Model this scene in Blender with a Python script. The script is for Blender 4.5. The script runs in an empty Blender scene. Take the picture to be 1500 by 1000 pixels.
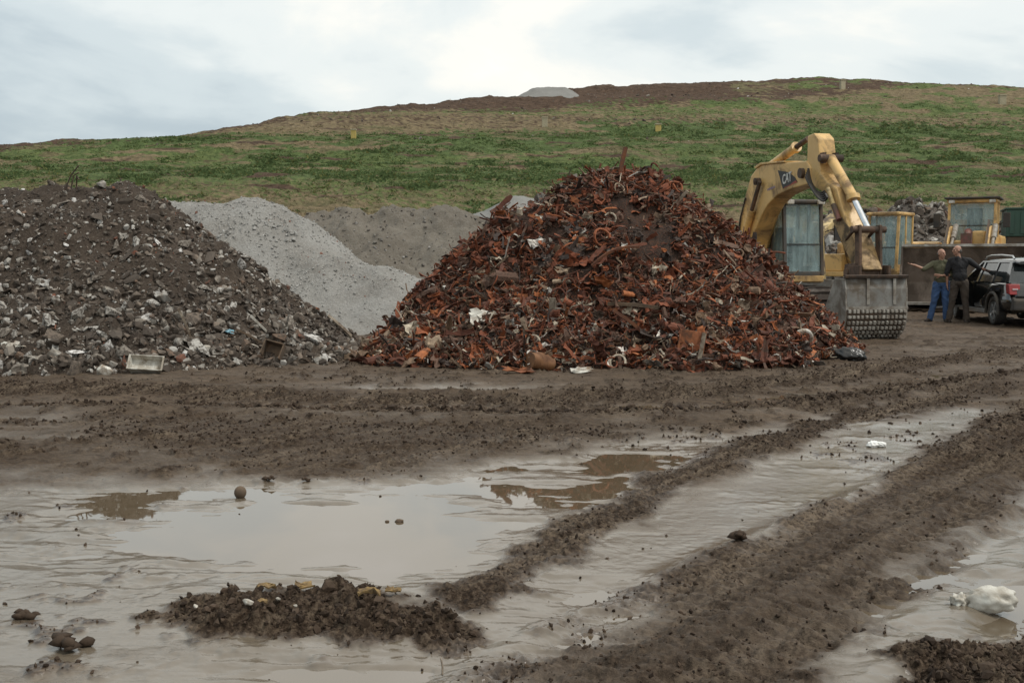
import bpy, bmesh, math, random
import numpy as np
from mathutils import Vector, Matrix, Euler
from math import sin, cos, pi, radians, atan2, sqrt
rnd = random.Random(11)
nr = np.random.RandomState(5)
S = bpy.context.scene
COL = S.collection
# ---------------------------------------------------------------- camera model
F = 1600.0; CH = 1.65; PIT = math.atan(125 / 1600.0)
def ray(px, py):
    a = (px - 750) / F; b = -(py - 500) / F
    return Vector((a, cos(PIT) + b * sin(PIT), -sin(PIT) + b * cos(PIT)))
def at(px, py, D):
    r = ray(px, py); k = D / r.y
    return Vector((r.x * k, D, CH + r.z * k))
def gnd(px, py, z=0.03):
    r = ray(px, py); k = (z - CH) / r.z
    return Vector((r.x * k, r.y * k, z))
cam = bpy.data.cameras.new('camera'); co = bpy.data.objects.new('camera', cam); COL.objects.link(co)
cam.sensor_width = 36; cam.lens = 36 * F / 1500; cam.clip_end = 2000; cam.clip_start = 0.05
co.location = (0, 0, CH); co.rotation_euler = (pi / 2 - PIT, 0, 0); S.camera = co
# ---------------------------------------------------------------- noise
def _h(ix, iy, seed):
    n = (ix.astype(np.int64) * 374761393 + iy.astype(np.int64) * 668265263 + seed * 1442695041) & 0xFFFFFFFF
    n = ((n ^ (n >> 13)) * 1274126177) & 0xFFFFFFFF
    n = (n ^ (n >> 16)) & 0xFFFFFFFF
    return (n & 0xFFFFFF) / float(0xFFFFFF)
def vn(x, y, seed=0):
    x = np.asarray(x, float); y = np.asarray(y, float)
    ix = np.floor(x); iy = np.floor(y); fx = x - ix; fy = y - iy
    ux = fx * fx * fx * (fx * (fx * 6 - 15) + 10); uy = fy * fy * fy * (fy * (fy * 6 - 15) + 10)
    a = _h(ix, iy, seed); b = _h(ix + 1, iy, seed); c = _h(ix, iy + 1, seed); d = _h(ix + 1, iy + 1, seed)
    return (a * (1 - ux) + b * ux) * (1 - uy) + (c * (1 - ux) + d * ux) * uy * 1.0
def fbm(x, y, o=4, seed=0, g=0.5):
    s = 0; a = 1; t = 0; x = np.asarray(x, float); y = np.asarray(y, float)
    for i in range(o):
        c, q = cos(0.6 * i), sin(0.6 * i)
        s = s + a * (vn(c * x - q * y, q * x + c * y, seed + i * 17) - 0.5); t += a; a *= g; x = x * 2.03 + 3.1; y = y * 2.03 + 1.7
    return s / t * 2
def sstep(a, b, v):
    t = np.clip((v - a) / (b - a), 0, 1); return t * t * (3 - 2 * t)
def line_d(x, y, pts):
    d = np.full(np.shape(x), 1e9)
    for (x0, y0), (x1, y1) in zip(pts[:-1], pts[1:]):
        dx, dy = x1 - x0, y1 - y0; L = dx * dx + dy * dy + 1e-12
        t = np.clip(((x - x0) * dx + (y - y0) * dy) / L, 0, 1)
        d = np.minimum(d, np.hypot(x - x0 - t * dx, y - y0 - t * dy))
    return d
def poly_sd(x, y, pts):
    d = line_d(x, y, pts + [pts[0]]); ins = np.zeros(np.shape(x), bool); n = len(pts)
    for i in range(n):
        x0, y0 = pts[i]; x1, y1 = pts[(i + 1) % n]
        if abs(y1 - y0) < 1e-9: continue
        c = ((y0 > y) != (y1 > y)) & (x < (x1 - x0) * (y - y0) / (y1 - y0) + x0); ins ^= c
    return np.where(ins, d, -d)
def G2(pts): return [tuple(gnd(a, b)[:2]) for a, b in pts]
# ---------------------------------------------------------------- meshes
def tag(o, label=None, cat=None, group=None, kind=None):
    if label: o['label'] = label
    if cat: o['category'] = cat
    if group: o['group'] = group
    if kind: o['kind'] = kind
    return o
def link(name, me, mat=None, parent=None):
    o = bpy.data.objects.new(name, me); COL.objects.link(o)
    if mat is not None and not me.materials: me.materials.append(mat)
    if parent is not None: o.parent = parent
    return o
def big_mesh(name, V, Fq, smooth=True, attrs=None, cols=None):
    V = np.asarray(V, np.float32); Fq = np.asarray(Fq, np.int32); k = Fq.shape[1]; n = len(Fq)
    me = bpy.data.meshes.new(name); me.vertices.add(len(V)); me.vertices.foreach_set('co', V.ravel())
    me.loops.add(n * k); me.loops.foreach_set('vertex_index', Fq.ravel())
    me.polygons.add(n); me.polygons.foreach_set('loop_start', np.arange(0, n * k, k, dtype=np.int32))
    me.polygons.foreach_set('loop_total', np.full(n, k, np.int32))
    me.polygons.foreach_set('use_smooth', np.full(n, smooth, bool))
    for a, v in (attrs or {}).items():
        at_ = me.attributes.new(a, 'FLOAT', 'POINT'); at_.data.foreach_set('value', np.asarray(v, np.float32).ravel())
    for a, v in (cols or {}).items():
        v = np.asarray(v, np.float32)
        if v.shape[1] == 3: v = np.concatenate([v, np.ones((len(v), 1), np.float32)], 1)
        at_ = me.attributes.new(a, 'FLOAT_COLOR', 'POINT'); at_.data.foreach_set('color', v.ravel())
    me.update(calc_edges=True); return me
def grid_faces(nu, nv):
    i = np.arange(nu - 1)[:, None] * nv + np.arange(nv - 1)[None, :]
    i = i.ravel(); return np.stack([i, i + nv, i + nv + 1, i + 1], 1)
class MB:
    def __init__(s): s.v = []; s.f = []; s.s = []
    def add(s, vs, fs, smooth=False):
        n = len(s.v); s.v += [tuple(v) for v in vs]; s.f += [tuple(n + i for i in f) for f in fs]; s.s += [smooth] * len(fs); return s
    def box(s, c, d, R=None):
        q = []
        for x in (-.5, .5):
            for y in (-.5, .5):
                for z in (-.5, .5):
                    p = Vector((x * d[0], y * d[1], z * d[2]))
                    if R is not None: p = R @ p
                    q.append(p + Vector(c))
        return s.add(q, [(0, 1, 3, 2), (4, 6, 7, 5), (0, 4, 5, 1), (2, 3, 7, 6), (0, 2, 6, 4), (1, 5, 7, 3)])
    def bx(s, x0, x1, y0, y1, z0, z1):
        return s.box(((x0 + x1) / 2, (y0 + y1) / 2, (z0 + z1) / 2), (abs(x1 - x0), abs(y1 - y0), abs(z1 - z0)))
    def cyl(s, p0, p1, r0, r1=None, n=12, cap=True):
        r1 = r0 if r1 is None else r1; p0 = Vector(p0); p1 = Vector(p1); d = (p1 - p0).normalized()
        u = d.orthogonal().normalized(); w = d.cross(u); v = []
        for p, r in ((p0, r0), (p1, r1)):
            for i in range(n): a = 2 * pi * i / n; v.append(p + r * (cos(a) * u + sin(a) * w))
        s.add(v, [(i, (i + 1) % n, n + (i + 1) % n, n + i) for i in range(n)], True)
        if cap: s.add(v[:n], [tuple(range(n))[::-1]]); s.add(v[n:], [tuple(range(n))])
        return s
    def tube(s, pts, r, n=8):
        pts = [Vector(p) for p in pts]; rings = []; u = None
        for i, p in enumerate(pts):
            d = (pts[min(i + 1, len(pts) - 1)] - pts[max(i - 1, 0)]).normalized()
            u = d.orthogonal().normalized() if u is None else (u - d * u.dot(d)).normalized(); w = d.cross(u)
            rr = r[i] if isinstance(r, (list, tuple)) else r
            rings.append([p + rr * (cos(2 * pi * k / n) * u + sin(2 * pi * k / n) * w) for k in range(n)])
        return s.loft(rings, True)
    def loft(s, rings, smooth=True, caps=True):
        n = len(rings[0]); v = [p for r in rings for p in r]; f = []
        for i in range(len(rings) - 1):
            for k in range(n): a = i * n + k; b = i * n + (k + 1) % n; f.append((a, b, b + n, a + n))
        s.add(v, f, smooth)
        if caps: s.add(rings[0], [tuple(range(n))[::-1]]); s.add(rings[-1], [tuple(range(n))])
        return s
    def prism(s, poly, fn, w0, w1):
        n = len(poly); a = [fn(u, v, w0) for u, v in poly]; b = [fn(u, v, w1) for u, v in poly]
        return s.add(a + b, [(i, (i + 1) % n, n + (i + 1) % n, n + i) for i in range(n)] + [tuple(range(n))[::-1], tuple(range(n, 2 * n))])
    def sph(s, c, r, n=12, m=8, R=None):
        r = (r, r, r) if not isinstance(r, (list, tuple)) else r; rings = []
        v = [Vector((0, 0, -r[2]))]
        for j in range(1, m):
            t = -pi / 2 + pi * j / m
            for i in range(n): v.append(Vector((r[0] * cos(t) * cos(2 * pi * i / n), r[1] * cos(t) * sin(2 * pi * i / n), r[2] * sin(t))))
        v.append(Vector((0, 0, r[2])))
        f = [(0, 1 + (i + 1) % n, 1 + i) for i in range(n)]
        for j in range(m - 2):
            for i in range(n): a = 1 + j * n + i; b = 1 + j * n + (i + 1) % n; f.append((a, b, b + n, a + n))
        t = len(v) - 1; f += [(t, 1 + (m - 2) * n + i, 1 + (m - 2) * n + (i + 1) % n) for i in range(n)]
        if R is not None: v = [R @ p for p in v]
        return s.add([p + Vector(c) for p in v], f, True)
    def cap(s, p0, p1, r0, r1=None):
        r1 = r0 if r1 is None else r1; s.cyl(p0, p1, r0, r1, 14); s.sph(p0, r0, 14, 8); s.sph(p1, r1, 14, 8); return s
    def mesh(s, name, bevel=0, seg=2, weld=False):
        me = bpy.data.meshes.new(name); me.from_pydata([tuple(v) for v in s.v], [], s.f)
        me.polygons.foreach_set('use_smooth', s.s)
        b = bmesh.new(); b.from_mesh(me)
        if weld: bmesh.ops.remove_doubles(b, verts=b.verts, dist=1e-5)
        bmesh.ops.recalc_face_normals(b, faces=b.faces)
        if bevel:
            b.edges.ensure_lookup_table(); b.normal_update()
            ed = [e for e in b.edges if len(e.link_faces) == 2 and not (e.link_faces[0].smooth and e.link_faces[1].smooth) and e.calc_face_angle(0) > 0.5]
            if ed: bmesh.ops.bevel(b, geom=ed, offset=bevel, segments=seg, profile=0.6, affect='EDGES', clamp_overlap=True)
        b.to_mesh(me); b.free(); return me
    def build(s, name, mat, parent=None, bevel=0, seg=2):
        return link(name, s.mesh(name, bevel, seg), mat, parent)
def empty(name, loc, rz=0, label=None, cat=None, group=None):
    o = bpy.data.objects.new(name, None); COL.objects.link(o); o.location = loc; o.rotation_euler = (0, 0, rz); o.empty_display_size = .2
    return tag(o, label, cat, group)
def evaluated(me, mods):
    o = bpy.data.objects.new('tmp', me); COL.objects.link(o)
    for t, kw in mods:
        m = o.modifiers.new('m', t)
        for k, v in kw.items(): setattr(m, k, v)
    bpy.context.view_layer.update(); dg = bpy.context.evaluated_depsgraph_get()
    r = bpy.data.meshes.new_from_object(o.evaluated_get(dg)); bpy.data.objects.remove(o); return r
def text_mesh(body, size, depth, shear=0.0):
    c = bpy.data.curves.new('t', 'FONT'); c.body = body; c.size = size; c.extrude = depth; c.shear = shear; c.align_x = 'CENTER'; c.align_y = 'CENTER'; c.offset = size * .018
    o = bpy.data.objects.new('t', c); COL.objects.link(o); bpy.context.view_layer.update()
    me = bpy.data.meshes.new_from_object(o.evaluated_get(bpy.context.evaluated_depsgraph_get())); bpy.data.objects.remove(o); return me
# ---------------------------------------------------------------- materials
class NT:
    def __init__(s, name):
        s.m = bpy.data.materials.new(name); s.m.use_nodes = True; s.n = s.m.node_tree.nodes; s.l = s.m.node_tree.links
        s.b = s.n['Principled BSDF']
    def new(s, t, **kw):
        q = s.n.new(t)
        for k, v in kw.items():
            if hasattr(q, k) and not k[0].isupper(): setattr(q, k, v)
            else: q.inputs[k].default_value = v
        return q
    def c(s, a, b): s.l.new(a, b)
    def noise(s, scale, detail=4, rough=.6, vec=None, dist=0):
        q = s.new('ShaderNodeTexNoise'); q.inputs['Scale'].default_value = scale; q.inputs['Detail'].default_value = detail
        q.inputs['Roughness'].default_value = rough; q.inputs['Distortion'].default_value = dist
        s.c(vec if vec is not None else s.tc().outputs['Object'], q.inputs['Vector']); return q.outputs['Fac']
    def tc(s):
        if not hasattr(s, '_tc'): s._tc = s.new('ShaderNodeTexCoord')
        return s._tc
    def ramp(s, fac, stops, interp='LINEAR'):
        q = s.new('ShaderNodeValToRGB'); e = q.color_ramp.elements; q.color_ramp.interpolation = interp
        while len(e) < len(stops): e.new(0.5)
        for i, (p, c) in enumerate(stops): e[i].position = p; e[i].color = (*c, 1) if not isinstance(c, (int, float)) else (c, c, c, 1)
        s.c(fac, q.inputs['Fac']); return q.outputs['Color']
    def mix(s, fac, a, b, mode='MIX'):
        q = s.new('ShaderNodeMix'); q.data_type = 'RGBA'; q.blend_type = mode
        for i, v in ((0, fac), (6, a), (7, b)):
            if hasattr(v, 'links'): s.c(v, q.inputs[i])
            elif isinstance(v, (int, float)): q.inputs[i].default_value = v if i == 0 else (v, v, v, 1)
            else: q.inputs[i].default_value = (*v, 1)
        return q.outputs[2]
    def math(s, op, a, b=0.0, clamp=False):
        q = s.new('ShaderNodeMath'); q.operation = op; q.use_clamp = clamp
        for i, v in ((0, a), (1, b)):
            if hasattr(v, 'links'): s.c(v, q.inputs[i])
            else: q.inputs[i].default_value = v
        return q.outputs[0]
    def attr(s, name, out='Fac'):
        q = s.new('ShaderNodeAttribute'); q.attribute_name = name; return q.outputs[out]
    def bump(s, h, strength, dist=.02):
        q = s.new('ShaderNodeBump'); q.inputs['Strength'].default_value = strength; q.inputs['Distance'].default_value = dist
        s.c(h, q.inputs['Height']); s.c(q.outputs[0], s.b.inputs['Normal'])
    def set(s, **kw):
        for k, v in kw.items():
            k = k.replace('_', ' ')
            if hasattr(v, 'links'): s.c(v, s.b.inputs[k])
            else: s.b.inputs[k].default_value = (*v, 1) if isinstance(v, tuple) and len(v) == 3 else v
        return s.m
def simple(name, c1, c2=None, rough=.5, metal=0, scale=6, dirt=None, dirt_amt=.45, bump=.15, coat=0, fine=40):
    t = NT(name); c2 = c2 or tuple(x * .7 for x in c1)
    col = t.mix(t.ramp(t.noise(scale, 5), [(.35, 0.0), (.65, 1.0)]), c1, c2)
    if dirt:
        d = t.ramp(t.noise(scale * .6, 8, .7, dist=.6), [(dirt_amt - .02, 1.0), (dirt_amt + .14, 0.0)])
        col = t.mix(d, col, dirt)
        t.set(Roughness=t.math('ADD', t.math('MULTIPLY', d, .35), rough, True))
    else: t.set(Roughness=rough)
    if bump: t.bump(t.noise(fine, 4), bump, .01)
    return t.set(Base_Color=col, Metallic=metal, Coat_Weight=coat)
DIRT = (.10, .072, .05)
M = {}
M['yellow'] = simple('yellow_paint', (.68, .43, .16), (.60, .375, .135), .42, dirt=(.20, .125, .06), dirt_amt=.37, scale=2.5)
M['pale_yellow'] = simple('faded_yellow_paint', (.62, .47, .22), (.50, .36, .15), .5, dirt=DIRT, dirt_amt=.45, scale=3)
M['black'] = simple('black_rubber', (.018, .017, .016), (.03, .027, .024), .6, dirt=(.07, .055, .042), dirt_amt=.4, scale=4)
M['dark_steel'] = simple('dark_greasy_steel', (.05, .043, .036), (.09, .065, .045), .5, .3, dirt=(.11, .075, .05), dirt_amt=.47, scale=5)
M['brown_steel'] = simple('rusty_brown_steel', (.10, .06, .038), (.15, .085, .05), .65, .1, dirt=(.06, .045, .035), scale=4)
M['track'] = simple('muddy_track_steel', (.075, .06, .05), (.12, .10, .085), .6, .2, dirt=(.05, .038, .03), dirt_amt=.5, scale=5)
M['grey_steel'] = simple('worn_grey_steel', (.17, .165, .15), (.23, .22, .20), .45, .35, dirt=(.13, .105, .08), dirt_amt=.42, scale=3)
M['light_steel'] = simple('pale_scoured_steel', (.36, .34, .30), (.27, .25, .22), .45, .3, dirt=(.17, .14, .11), dirt_amt=.42, scale=4)
M['chrome'] = simple('chrome_rod', (.75, .75, .75), (.6, .6, .6), .18, .9, bump=0)
M['white_enamel'] = simple('white_enamel', (.62, .60, .54), (.48, .46, .40), .4, dirt=(.2, .14, .09), dirt_amt=.4, scale=6)
M['interior'] = simple('dark_interior', (.03, .03, .03), (.05, .05, .05), .8, bump=0)
M['loader_bucket'] = simple('mud_caked_bucket_plate', (.16, .12, .092), (.21, .165, .13), .7, 0, dirt=(.10, .076, .058), dirt_amt=.46, scale=2)
M['green'] = simple('dark_green_paint', (.028, .075, .05), (.02, .055, .04), .5, dirt=(.07, .06, .045), dirt_amt=.38, scale=1.5)
M['red'] = simple('faded_red_paint', (.22, .07, .05), (.16, .06, .05), .55, dirt=DIRT)
def glass(name, tint, a):
    t = NT(name); mp_ = t.new('ShaderNodeMapping'); mp_.inputs['Scale'].default_value = (3.5, 3.5, .9); t.c(t.tc().outputs['Object'], mp_.inputs['Vector']); n = t.ramp(t.noise(1.6, 6, .7, vec=mp_.outputs[0]), [(.32, max(a - .16, .05)), (.70, min(a + .30, 1))])
    t.set(Base_Color=tint, Roughness=.06, Alpha=n, IOR=1.6, Specular_IOR_Level=.7); return t.m
M['cab_glass'] = glass('dusty_cab_glass', (.34, .46, .45), .26)
M['car_glass'] = glass('tinted_car_glass', (.022, .026, .026), .97)
# ---------------------------------------------------------------- sky and light
W = bpy.data.worlds.new("World"); S.world = W; W.use_nodes = True
wn, wl = W.node_tree.nodes, W.node_tree.links; wn.clear()
SUN_EL, SUN_AZ = radians(56), radians(108)     # azimuth clockwise from +Y: to the camera's right
def wnode(t): return wn.new(t)
out = wnode('ShaderNodeOutputWorld'); sky = wnode('ShaderNodeTexSky'); sky.sky_type = 'NISHITA'; sky.sun_disc = False
sky.sun_elevation = SUN_EL; sky.sun_rotation = SUN_AZ; sky.air_density = 1; sky.dust_density = 2
bg1 = wnode('ShaderNodeBackground'); wl.new(sky.outputs[0], bg1.inputs[0]); bg1.inputs[1].default_value = .1
tc = wnode('ShaderNodeTexCoord'); sep = wnode('ShaderNodeSeparateXYZ'); wl.new(tc.outputs['Generated'], sep.inputs[0])
mp = wnode('ShaderNodeMapping'); wl.new(tc.outputs['Generated'], mp.inputs[0]); mp.inputs['Scale'].default_value = (1, 1, 2.6); mp.inputs['Location'].default_value = (.35, .2, .1)
def wnoise(sc, det, dist=0.3):
    q = wnode('ShaderNodeTexNoise'); q.inputs['Scale'].default_value = sc; q.inputs['Detail'].default_value = det; q.inputs['Roughness'].default_value = .52
    q.inputs['Distortion'].default_value = dist; wl.new(mp.outputs[0], q.inputs['Vector']); return q.outputs['Fac']
def wramp(f, st):
    q = wnode('ShaderNodeValToRGB'); e = q.color_ramp.elements; q.color_ramp.interpolation = 'EASE'
    while len(e) < len(st): e.new(.5)
    for i, (p, c) in enumerate(st): e[i].position = p; e[i].color = (*c, 1)
    wl.new(f, q.inputs[0]); return q.outputs[0]
def wmix(f, a, b, mode='MIX'):
    q = wnode('ShaderNodeMix'); q.data_type = 'RGBA'; q.blend_type = mode
    for i, v in ((0, f), (6, a), (7, b)):
        if hasattr(v, 'links'): wl.new(v, q.inputs[i])
        elif i == 0: q.inputs[i].default_value = v
        else: q.inputs[i].default_value = (*v, 1)
    return q.outputs[2]
def wmath(op, a, b):
    q = wnode('ShaderNodeMath'); q.operation = op
    for i, v in ((0, a), (1, b)):
        if hasattr(v, 'links'): wl.new(v, q.inputs[i])
        else: q.inputs[i].default_value = v
    return q.outputs[0]
n1 = wnoise(2.1, 7, .5); n2 = wnoise(6.0, 8, .4)
f = wmath('ADD', wmath('MULTIPLY', n1, .72), wmath('MULTIPLY', n2, .28))
# darker, bluer cloud toward the right (+X) and low at the left; whiter in the middle
f = wmath('SUBTRACT', f, wmath('MULTIPLY', wmath('POWER', wmath('MAXIMUM', wmath('ABSOLUTE', wmath('SUBTRACT', sep.outputs[0], .10), 0), .0), 2.0), .62))
f = wmath('ADD', f, wmath('MULTIPLY', wmath('MINIMUM', sep.outputs[2], .35), .34))
clouds = wramp(f, [(.33, (.40, .465, .50)), (.43, (.535, .595, .61)), (.51, (.68, .715, .70)), (.585, (.80, .79, .735)), (.70, (.88, .865, .82))])
# overcast luminance gradient: brighter towards the zenith
el = wmath('ADD', .98, wmath('MULTIPLY', wmath('MAXIMUM', sep.outputs[2], 0), .25))
bg2 = wnode('ShaderNodeBackground'); wl.new(clouds, bg2.inputs[0]); wl.new(el, bg2.inputs[1])
mx = wnode('ShaderNodeMixShader'); mx.inputs[0].default_value = .93; wl.new(bg1.outputs[0], mx.inputs[1]); wl.new(bg2.outputs[0], mx.inputs[2]); wl.new(mx.outputs[0], out.inputs[0])
sl = bpy.data.lights.new('sun', 'SUN'); sl.energy = 1.5; sl.angle = radians(11); sl.color = (1, .95, .87)
so = bpy.data.objects.new('sun', sl); COL.objects.link(so)
sd = Vector((sin(SUN_AZ) * cos(SUN_EL), cos(SUN_AZ) * cos(SUN_EL), sin(SUN_EL))); so.rotation_euler = sd.to_track_quat('Z', 'Y').to_euler(); so.location = sd * 100
S.view_settings.view_transform = 'Standard'; S.view_settings.look = 'None'; S.view_settings.exposure = .37; S.view_settings.gamma = 1
S.cycles.max_bounces = 6; S.cycles.transparent_max_bounces = 12; S.cycles.use_denoising = True
# ---------------------------------------------------------------- ground
CHURN = [  # (pixel polyline, half width m, strength)
    ([(-300, 577), (0, 573), (300, 574), (520, 584), (760, 588), (1000, 578), (1200, 556), (1350, 532), (1600, 505)], .42, .95),
    ([(-300, 605), (0, 598), (230, 596), (480, 602), (760, 607), (1000, 606), (1180, 592), (1330, 570), (1600, 530)], .50, 1.0),
    ([(-300, 640), (0, 622), (300, 620), (560, 628), (830, 632)], .30, .55),
    ([(690, 868), (800, 806), (880, 758), (960, 714), (1040, 680), (1130, 645), (1250, 612), (1400, 585)], .34, .95),
    ([(1180, 600), (1320, 578), (1460, 570), (1600, 560)], .5, .7),
]
CHURN_P = [  # (pixel polygon, softness, strength)
    ([(560, 1120), (690, 1000), (770, 955), (860, 905), (930, 862), (1080, 802), (1200, 748), (1310, 695), (1440, 615), (1560, 570), (1600, 700), (1400, 805), (1330, 865), (1250, 935), (1150, 1040), (1080, 1120)], .22, .9),
    ([(205, 905), (265, 882), (370, 868), (470, 862), (560, 872), (650, 892), (720, 932), (640, 945), (500, 938), (390, 943), (300, 928), (215, 917)], .10, 1.3),
    ([(1310, 962), (1400, 945), (1480, 925), (1580, 905), (1650, 1000), (1350, 1030)], .12, 1.2),
    ([(150, 610), (1000, 622), (880, 646), (700, 668), (560, 695), (430, 702), (250, 668), (120, 650)], .5, .55),
    ([(860, 890), (930, 870), (1010, 858), (900, 905), (800, 935), (740, 925)], .1, .6),
    ([(-300, 640), (150, 640), (330, 690), (200, 705), (60, 720), (-300, 740)], .4, .32),
]
POOL = [
    [(120, 800), (210, 765), (300, 735), (250, 728), (190, 745), (70, 765), (140, 735), (120, 718), (280, 704), (380, 704), (470, 716), (560, 702), (650, 690), (760, 676), (740, 690), (700, 712), (720, 745), (765, 775), (740, 795), (690, 812), (560, 838), (420, 838), (260, 822)],
    [(838, 660), (900, 649), (990, 656), (965, 680), (890, 695), (838, 690)], [(690, 716), (760, 710), (840, 712), (900, 688), (930, 692), (900, 735), (800, 748), (720, 738)], [(700, 738), (790, 748), (775, 778), (740, 772)],
    [(1480, 790), (1640, 720), (1660, 880), (1500, 890), (1430, 905), (1440, 850)],
    [(560, 566), (640, 562), (760, 563), (800, 567), (700, 571), (600, 571)],
    [(560, 955), (680, 958), (830, 915), (880, 880), (860, 925), (760, 985), (560, 1040), (380, 1040), (430, 975)],
]
SLICK = [[(830, 868), (960, 770), (1100, 690), (1240, 628), (1400, 600), (1460, 602), (1300, 700), (1200, 752), (1080, 808), (930, 868)],
         [(620, 705), (1000, 630), (1130, 640), (1000, 700), (860, 770), (690, 860), (600, 850)],
         [(-200, 740), (150, 700), (420, 712), (640, 700), (860, 780), (700, 900), (-300, 860)],
         [(1050, 640), (1300, 598), (1350, 606), (1150, 645)]]
_CH = [(G2(p), w, k) for p, w, k in CHURN]; _CP = [(G2(p), w, k) for p, w, k in CHURN_P]; _PO = [G2(p) for p in POOL]; _SL = [G2(p) for p in SLICK]
_RUT = [G2(p) for p in ([(700, 1060), (900, 935), (1120, 830), (1330, 730), (1520, 630)], [(800, 1060), (1000, 950), (1200, 850), (1400, 740), (1560, 650)],
                        [(900, 1060), (1090, 960), (1290, 850), (1470, 750), (1600, 680)], [(1010, 1060), (1180, 960), (1360, 850), (1560, 760)])]
_ROAD = G2([(-300, 590), (0, 586), (300, 585), (520, 593), (760, 597), (1000, 592), (1200, 574), (1350, 551), (1600, 517)])
def ground(x, y):
    x = np.asarray(x, float); y = np.asarray(y, float)
    wob = fbm(x * 2.1, y * 2.1, 4, 3); wob2 = fbm(x * 6, y * 6, 3, 9)
    ch = np.zeros(x.shape)
    for p, w, k in _CH:
        d = line_d(x, y, p) + wob * w * .55 + wob2 * w * .35; ch = np.maximum(ch, k * sstep(w, w * .35, d))
    for p, w, k in _CP:
        d = poly_sd(x, y, p) + wob * (w * .9 + .04) + wob2 * (w * .7 + .05); ch = np.maximum(ch, k * sstep(-w, w, d))
    po = np.zeros(x.shape)
    streak = fbm(x * .9 + .3 * y, y * 2.6, 4, 21)
    stk2 = fbm(x * 1.5 + .4 * y, y * 9, 3, 27)
    for p in _PO: po = np.maximum(po, sstep(-.48, .66, poly_sd(x, y, p) + wob * .26 + wob2 * .12 + streak * .42 + stk2 * .22))
    sl = np.zeros(x.shape)
    for p in _SL: sl = np.maximum(sl, sstep(-.25, .25, poly_sd(x, y, p) + wob * .25))
    near = sstep(8.4, 7.0, y + wob * .9)
    sl = np.maximum(sl, near); sl = sl * (1 - .35 * sstep(.0, .5, fbm(x * 1.6, y * 3.4, 4, 91)) * (1 - po))
    far = sstep(9.5, 13, y)
    ch = np.clip(ch, 0, 1.3) * (1 - .55 * np.clip(po - .3, 0, 1))
    cl = fbm(x * 7, y * 7, 4, 31, .62); clod = np.clip(cl, -.25, 1) ; cl2 = fbm(x * 21, y * 21, 3, 41, .6); cl3 = fbm(x * 12, y * 12, 4, 43, .65); cl4 = fbm(x * 48, y * 48, 2, 47)
    z = .040 + .016 * fbm(x * .55, y * .55, 3, 51) + .010 * far * fbm(x * 1.4, y * 2.2, 3, 61)
    z = z - .020 * sl * (1 - ch * .45) + .0035 * sl * streak
    z = z - .055 * po
    chw = ch.copy()
    for p in _RUT: ch = ch * (1 - .42 * np.exp(-((line_d(x, y, p) + wob * .06 + wob2 * .05) / .15) ** 2))
    dr = line_d(x, y, _RUT[1]); lug = np.clip(np.sin((dr + .04 * wob) * 42), -.6, .6) * sstep(2.2, 1.2, dr)
    rid = np.clip(ch - .95, 0, .3) * 3.0
    z = z + ch * (.005 + (.014 + .06 * rid) * clod + .022 * np.clip(cl3, -.25, .8) + .020 * cl2 + .014 * cl4) + ch * .008 * lug + .02 * rid + (1 - ch) * ((.0018 + .006 * (1 - sl)) * cl2 + .026 * (1 - sl) * np.clip(cl, -.15, 1))
    # scattered clods in the damp belt
    spot = sstep(.14, .46, fbm(x * 5.5, y * 5.5, 4, 71, .6)) * sstep(-.25, .3, fbm(x * .9, y * .9, 2, 81) + .38 * (1 - sl) - .35 * near)
    z = z + spot * .035 * (1 - sl * .6) * (1 - po); ch2 = np.maximum(ch, spot * .95 * (1 - po))
    # wheel ruts along the diagonal track and cross road
    for p in _RUT:
        d = line_d(x, y, p) + wob * .05; z = z - .024 * np.exp(-(d / .16) ** 2) + .028 * np.exp(-((d - .30) / .10) ** 2)
    al = x * cos(radians(51)) + y * sin(radians(51))
    for p in _RUT:      # tyre lug prints pressed into the wheel ruts
        d = line_d(x, y, p) + wob * .03; z = z + .011 * np.clip(np.sin(2 * pi * al / .15 + d * 14 + wob * 1.5) * 1.6, -1, 1) * np.exp(-(d / .24) ** 4) * np.clip(chw, 0, 1) * sstep(-.5, .1, wob)
    for p, w, k in _CH[:2]:
        d = line_d(x, y, p) + wob * .05; z = z + .016 * np.clip(np.sin(2 * pi * x / .21 + d * 9 + wob) * 1.6, -1, 1) * np.exp(-(d / .26) ** 4) * sstep(-.4, .2, wob)
    d = line_d(x, y, _ROAD); z = z + .05 * np.exp(-((d - .95) / .22) ** 2) - .04 * np.exp(-(d / .5) ** 2)
    wet = np.clip(sl * (1 - .92 * np.clip(chw, 0, 1)) + .34 * (1 - chw) * (.5 + 1.3 * streak) * (1 - .7 * far) + po, 0, 1)
    return z, wet, np.clip(ch2, 0, 1)
def gz(x, y): return float(ground(np.array([x]), np.array([y]))[0][0])
nt_, nr_ = 1050, 900
th = np.linspace(radians(-50), radians(50), nt_); u = np.linspace(0, 1, nr_); rr = 2.6 * (75 / 2.6) ** (u ** 1.12) if False else 1 / (1 / 2.6 + (1 / 75 - 1 / 2.6) * (1 - (1 - u) ** 1.55))
RR, TH = np.meshgrid(rr, th, indexing='ij'); gx = (RR * np.sin(TH)).ravel(); gy = (RR * np.cos(TH)).ravel()
g_z, g_w, g_c = ground(gx, gy)
me = big_mesh('ground', np.stack([gx, gy, g_z], 1), grid_faces(nr_, nt_)[:, ::-1], True, {'wet': g_w, 'churn': g_c})
t = NT('wet_mud'); wet = t.attr('wet'); chn = t.attr('churn'); tcO = t.tc().outputs['Object']
nA = t.noise(1.3, 6, .6); nB = t.noise(14, 6, .65); nC = t.noise(60, 4, .6)
lightm = t.mix(t.ramp(nA, [(.35, 0.), (.65, 1.)]), (.125, .090, .062), (.082, .058, .040))
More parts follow.
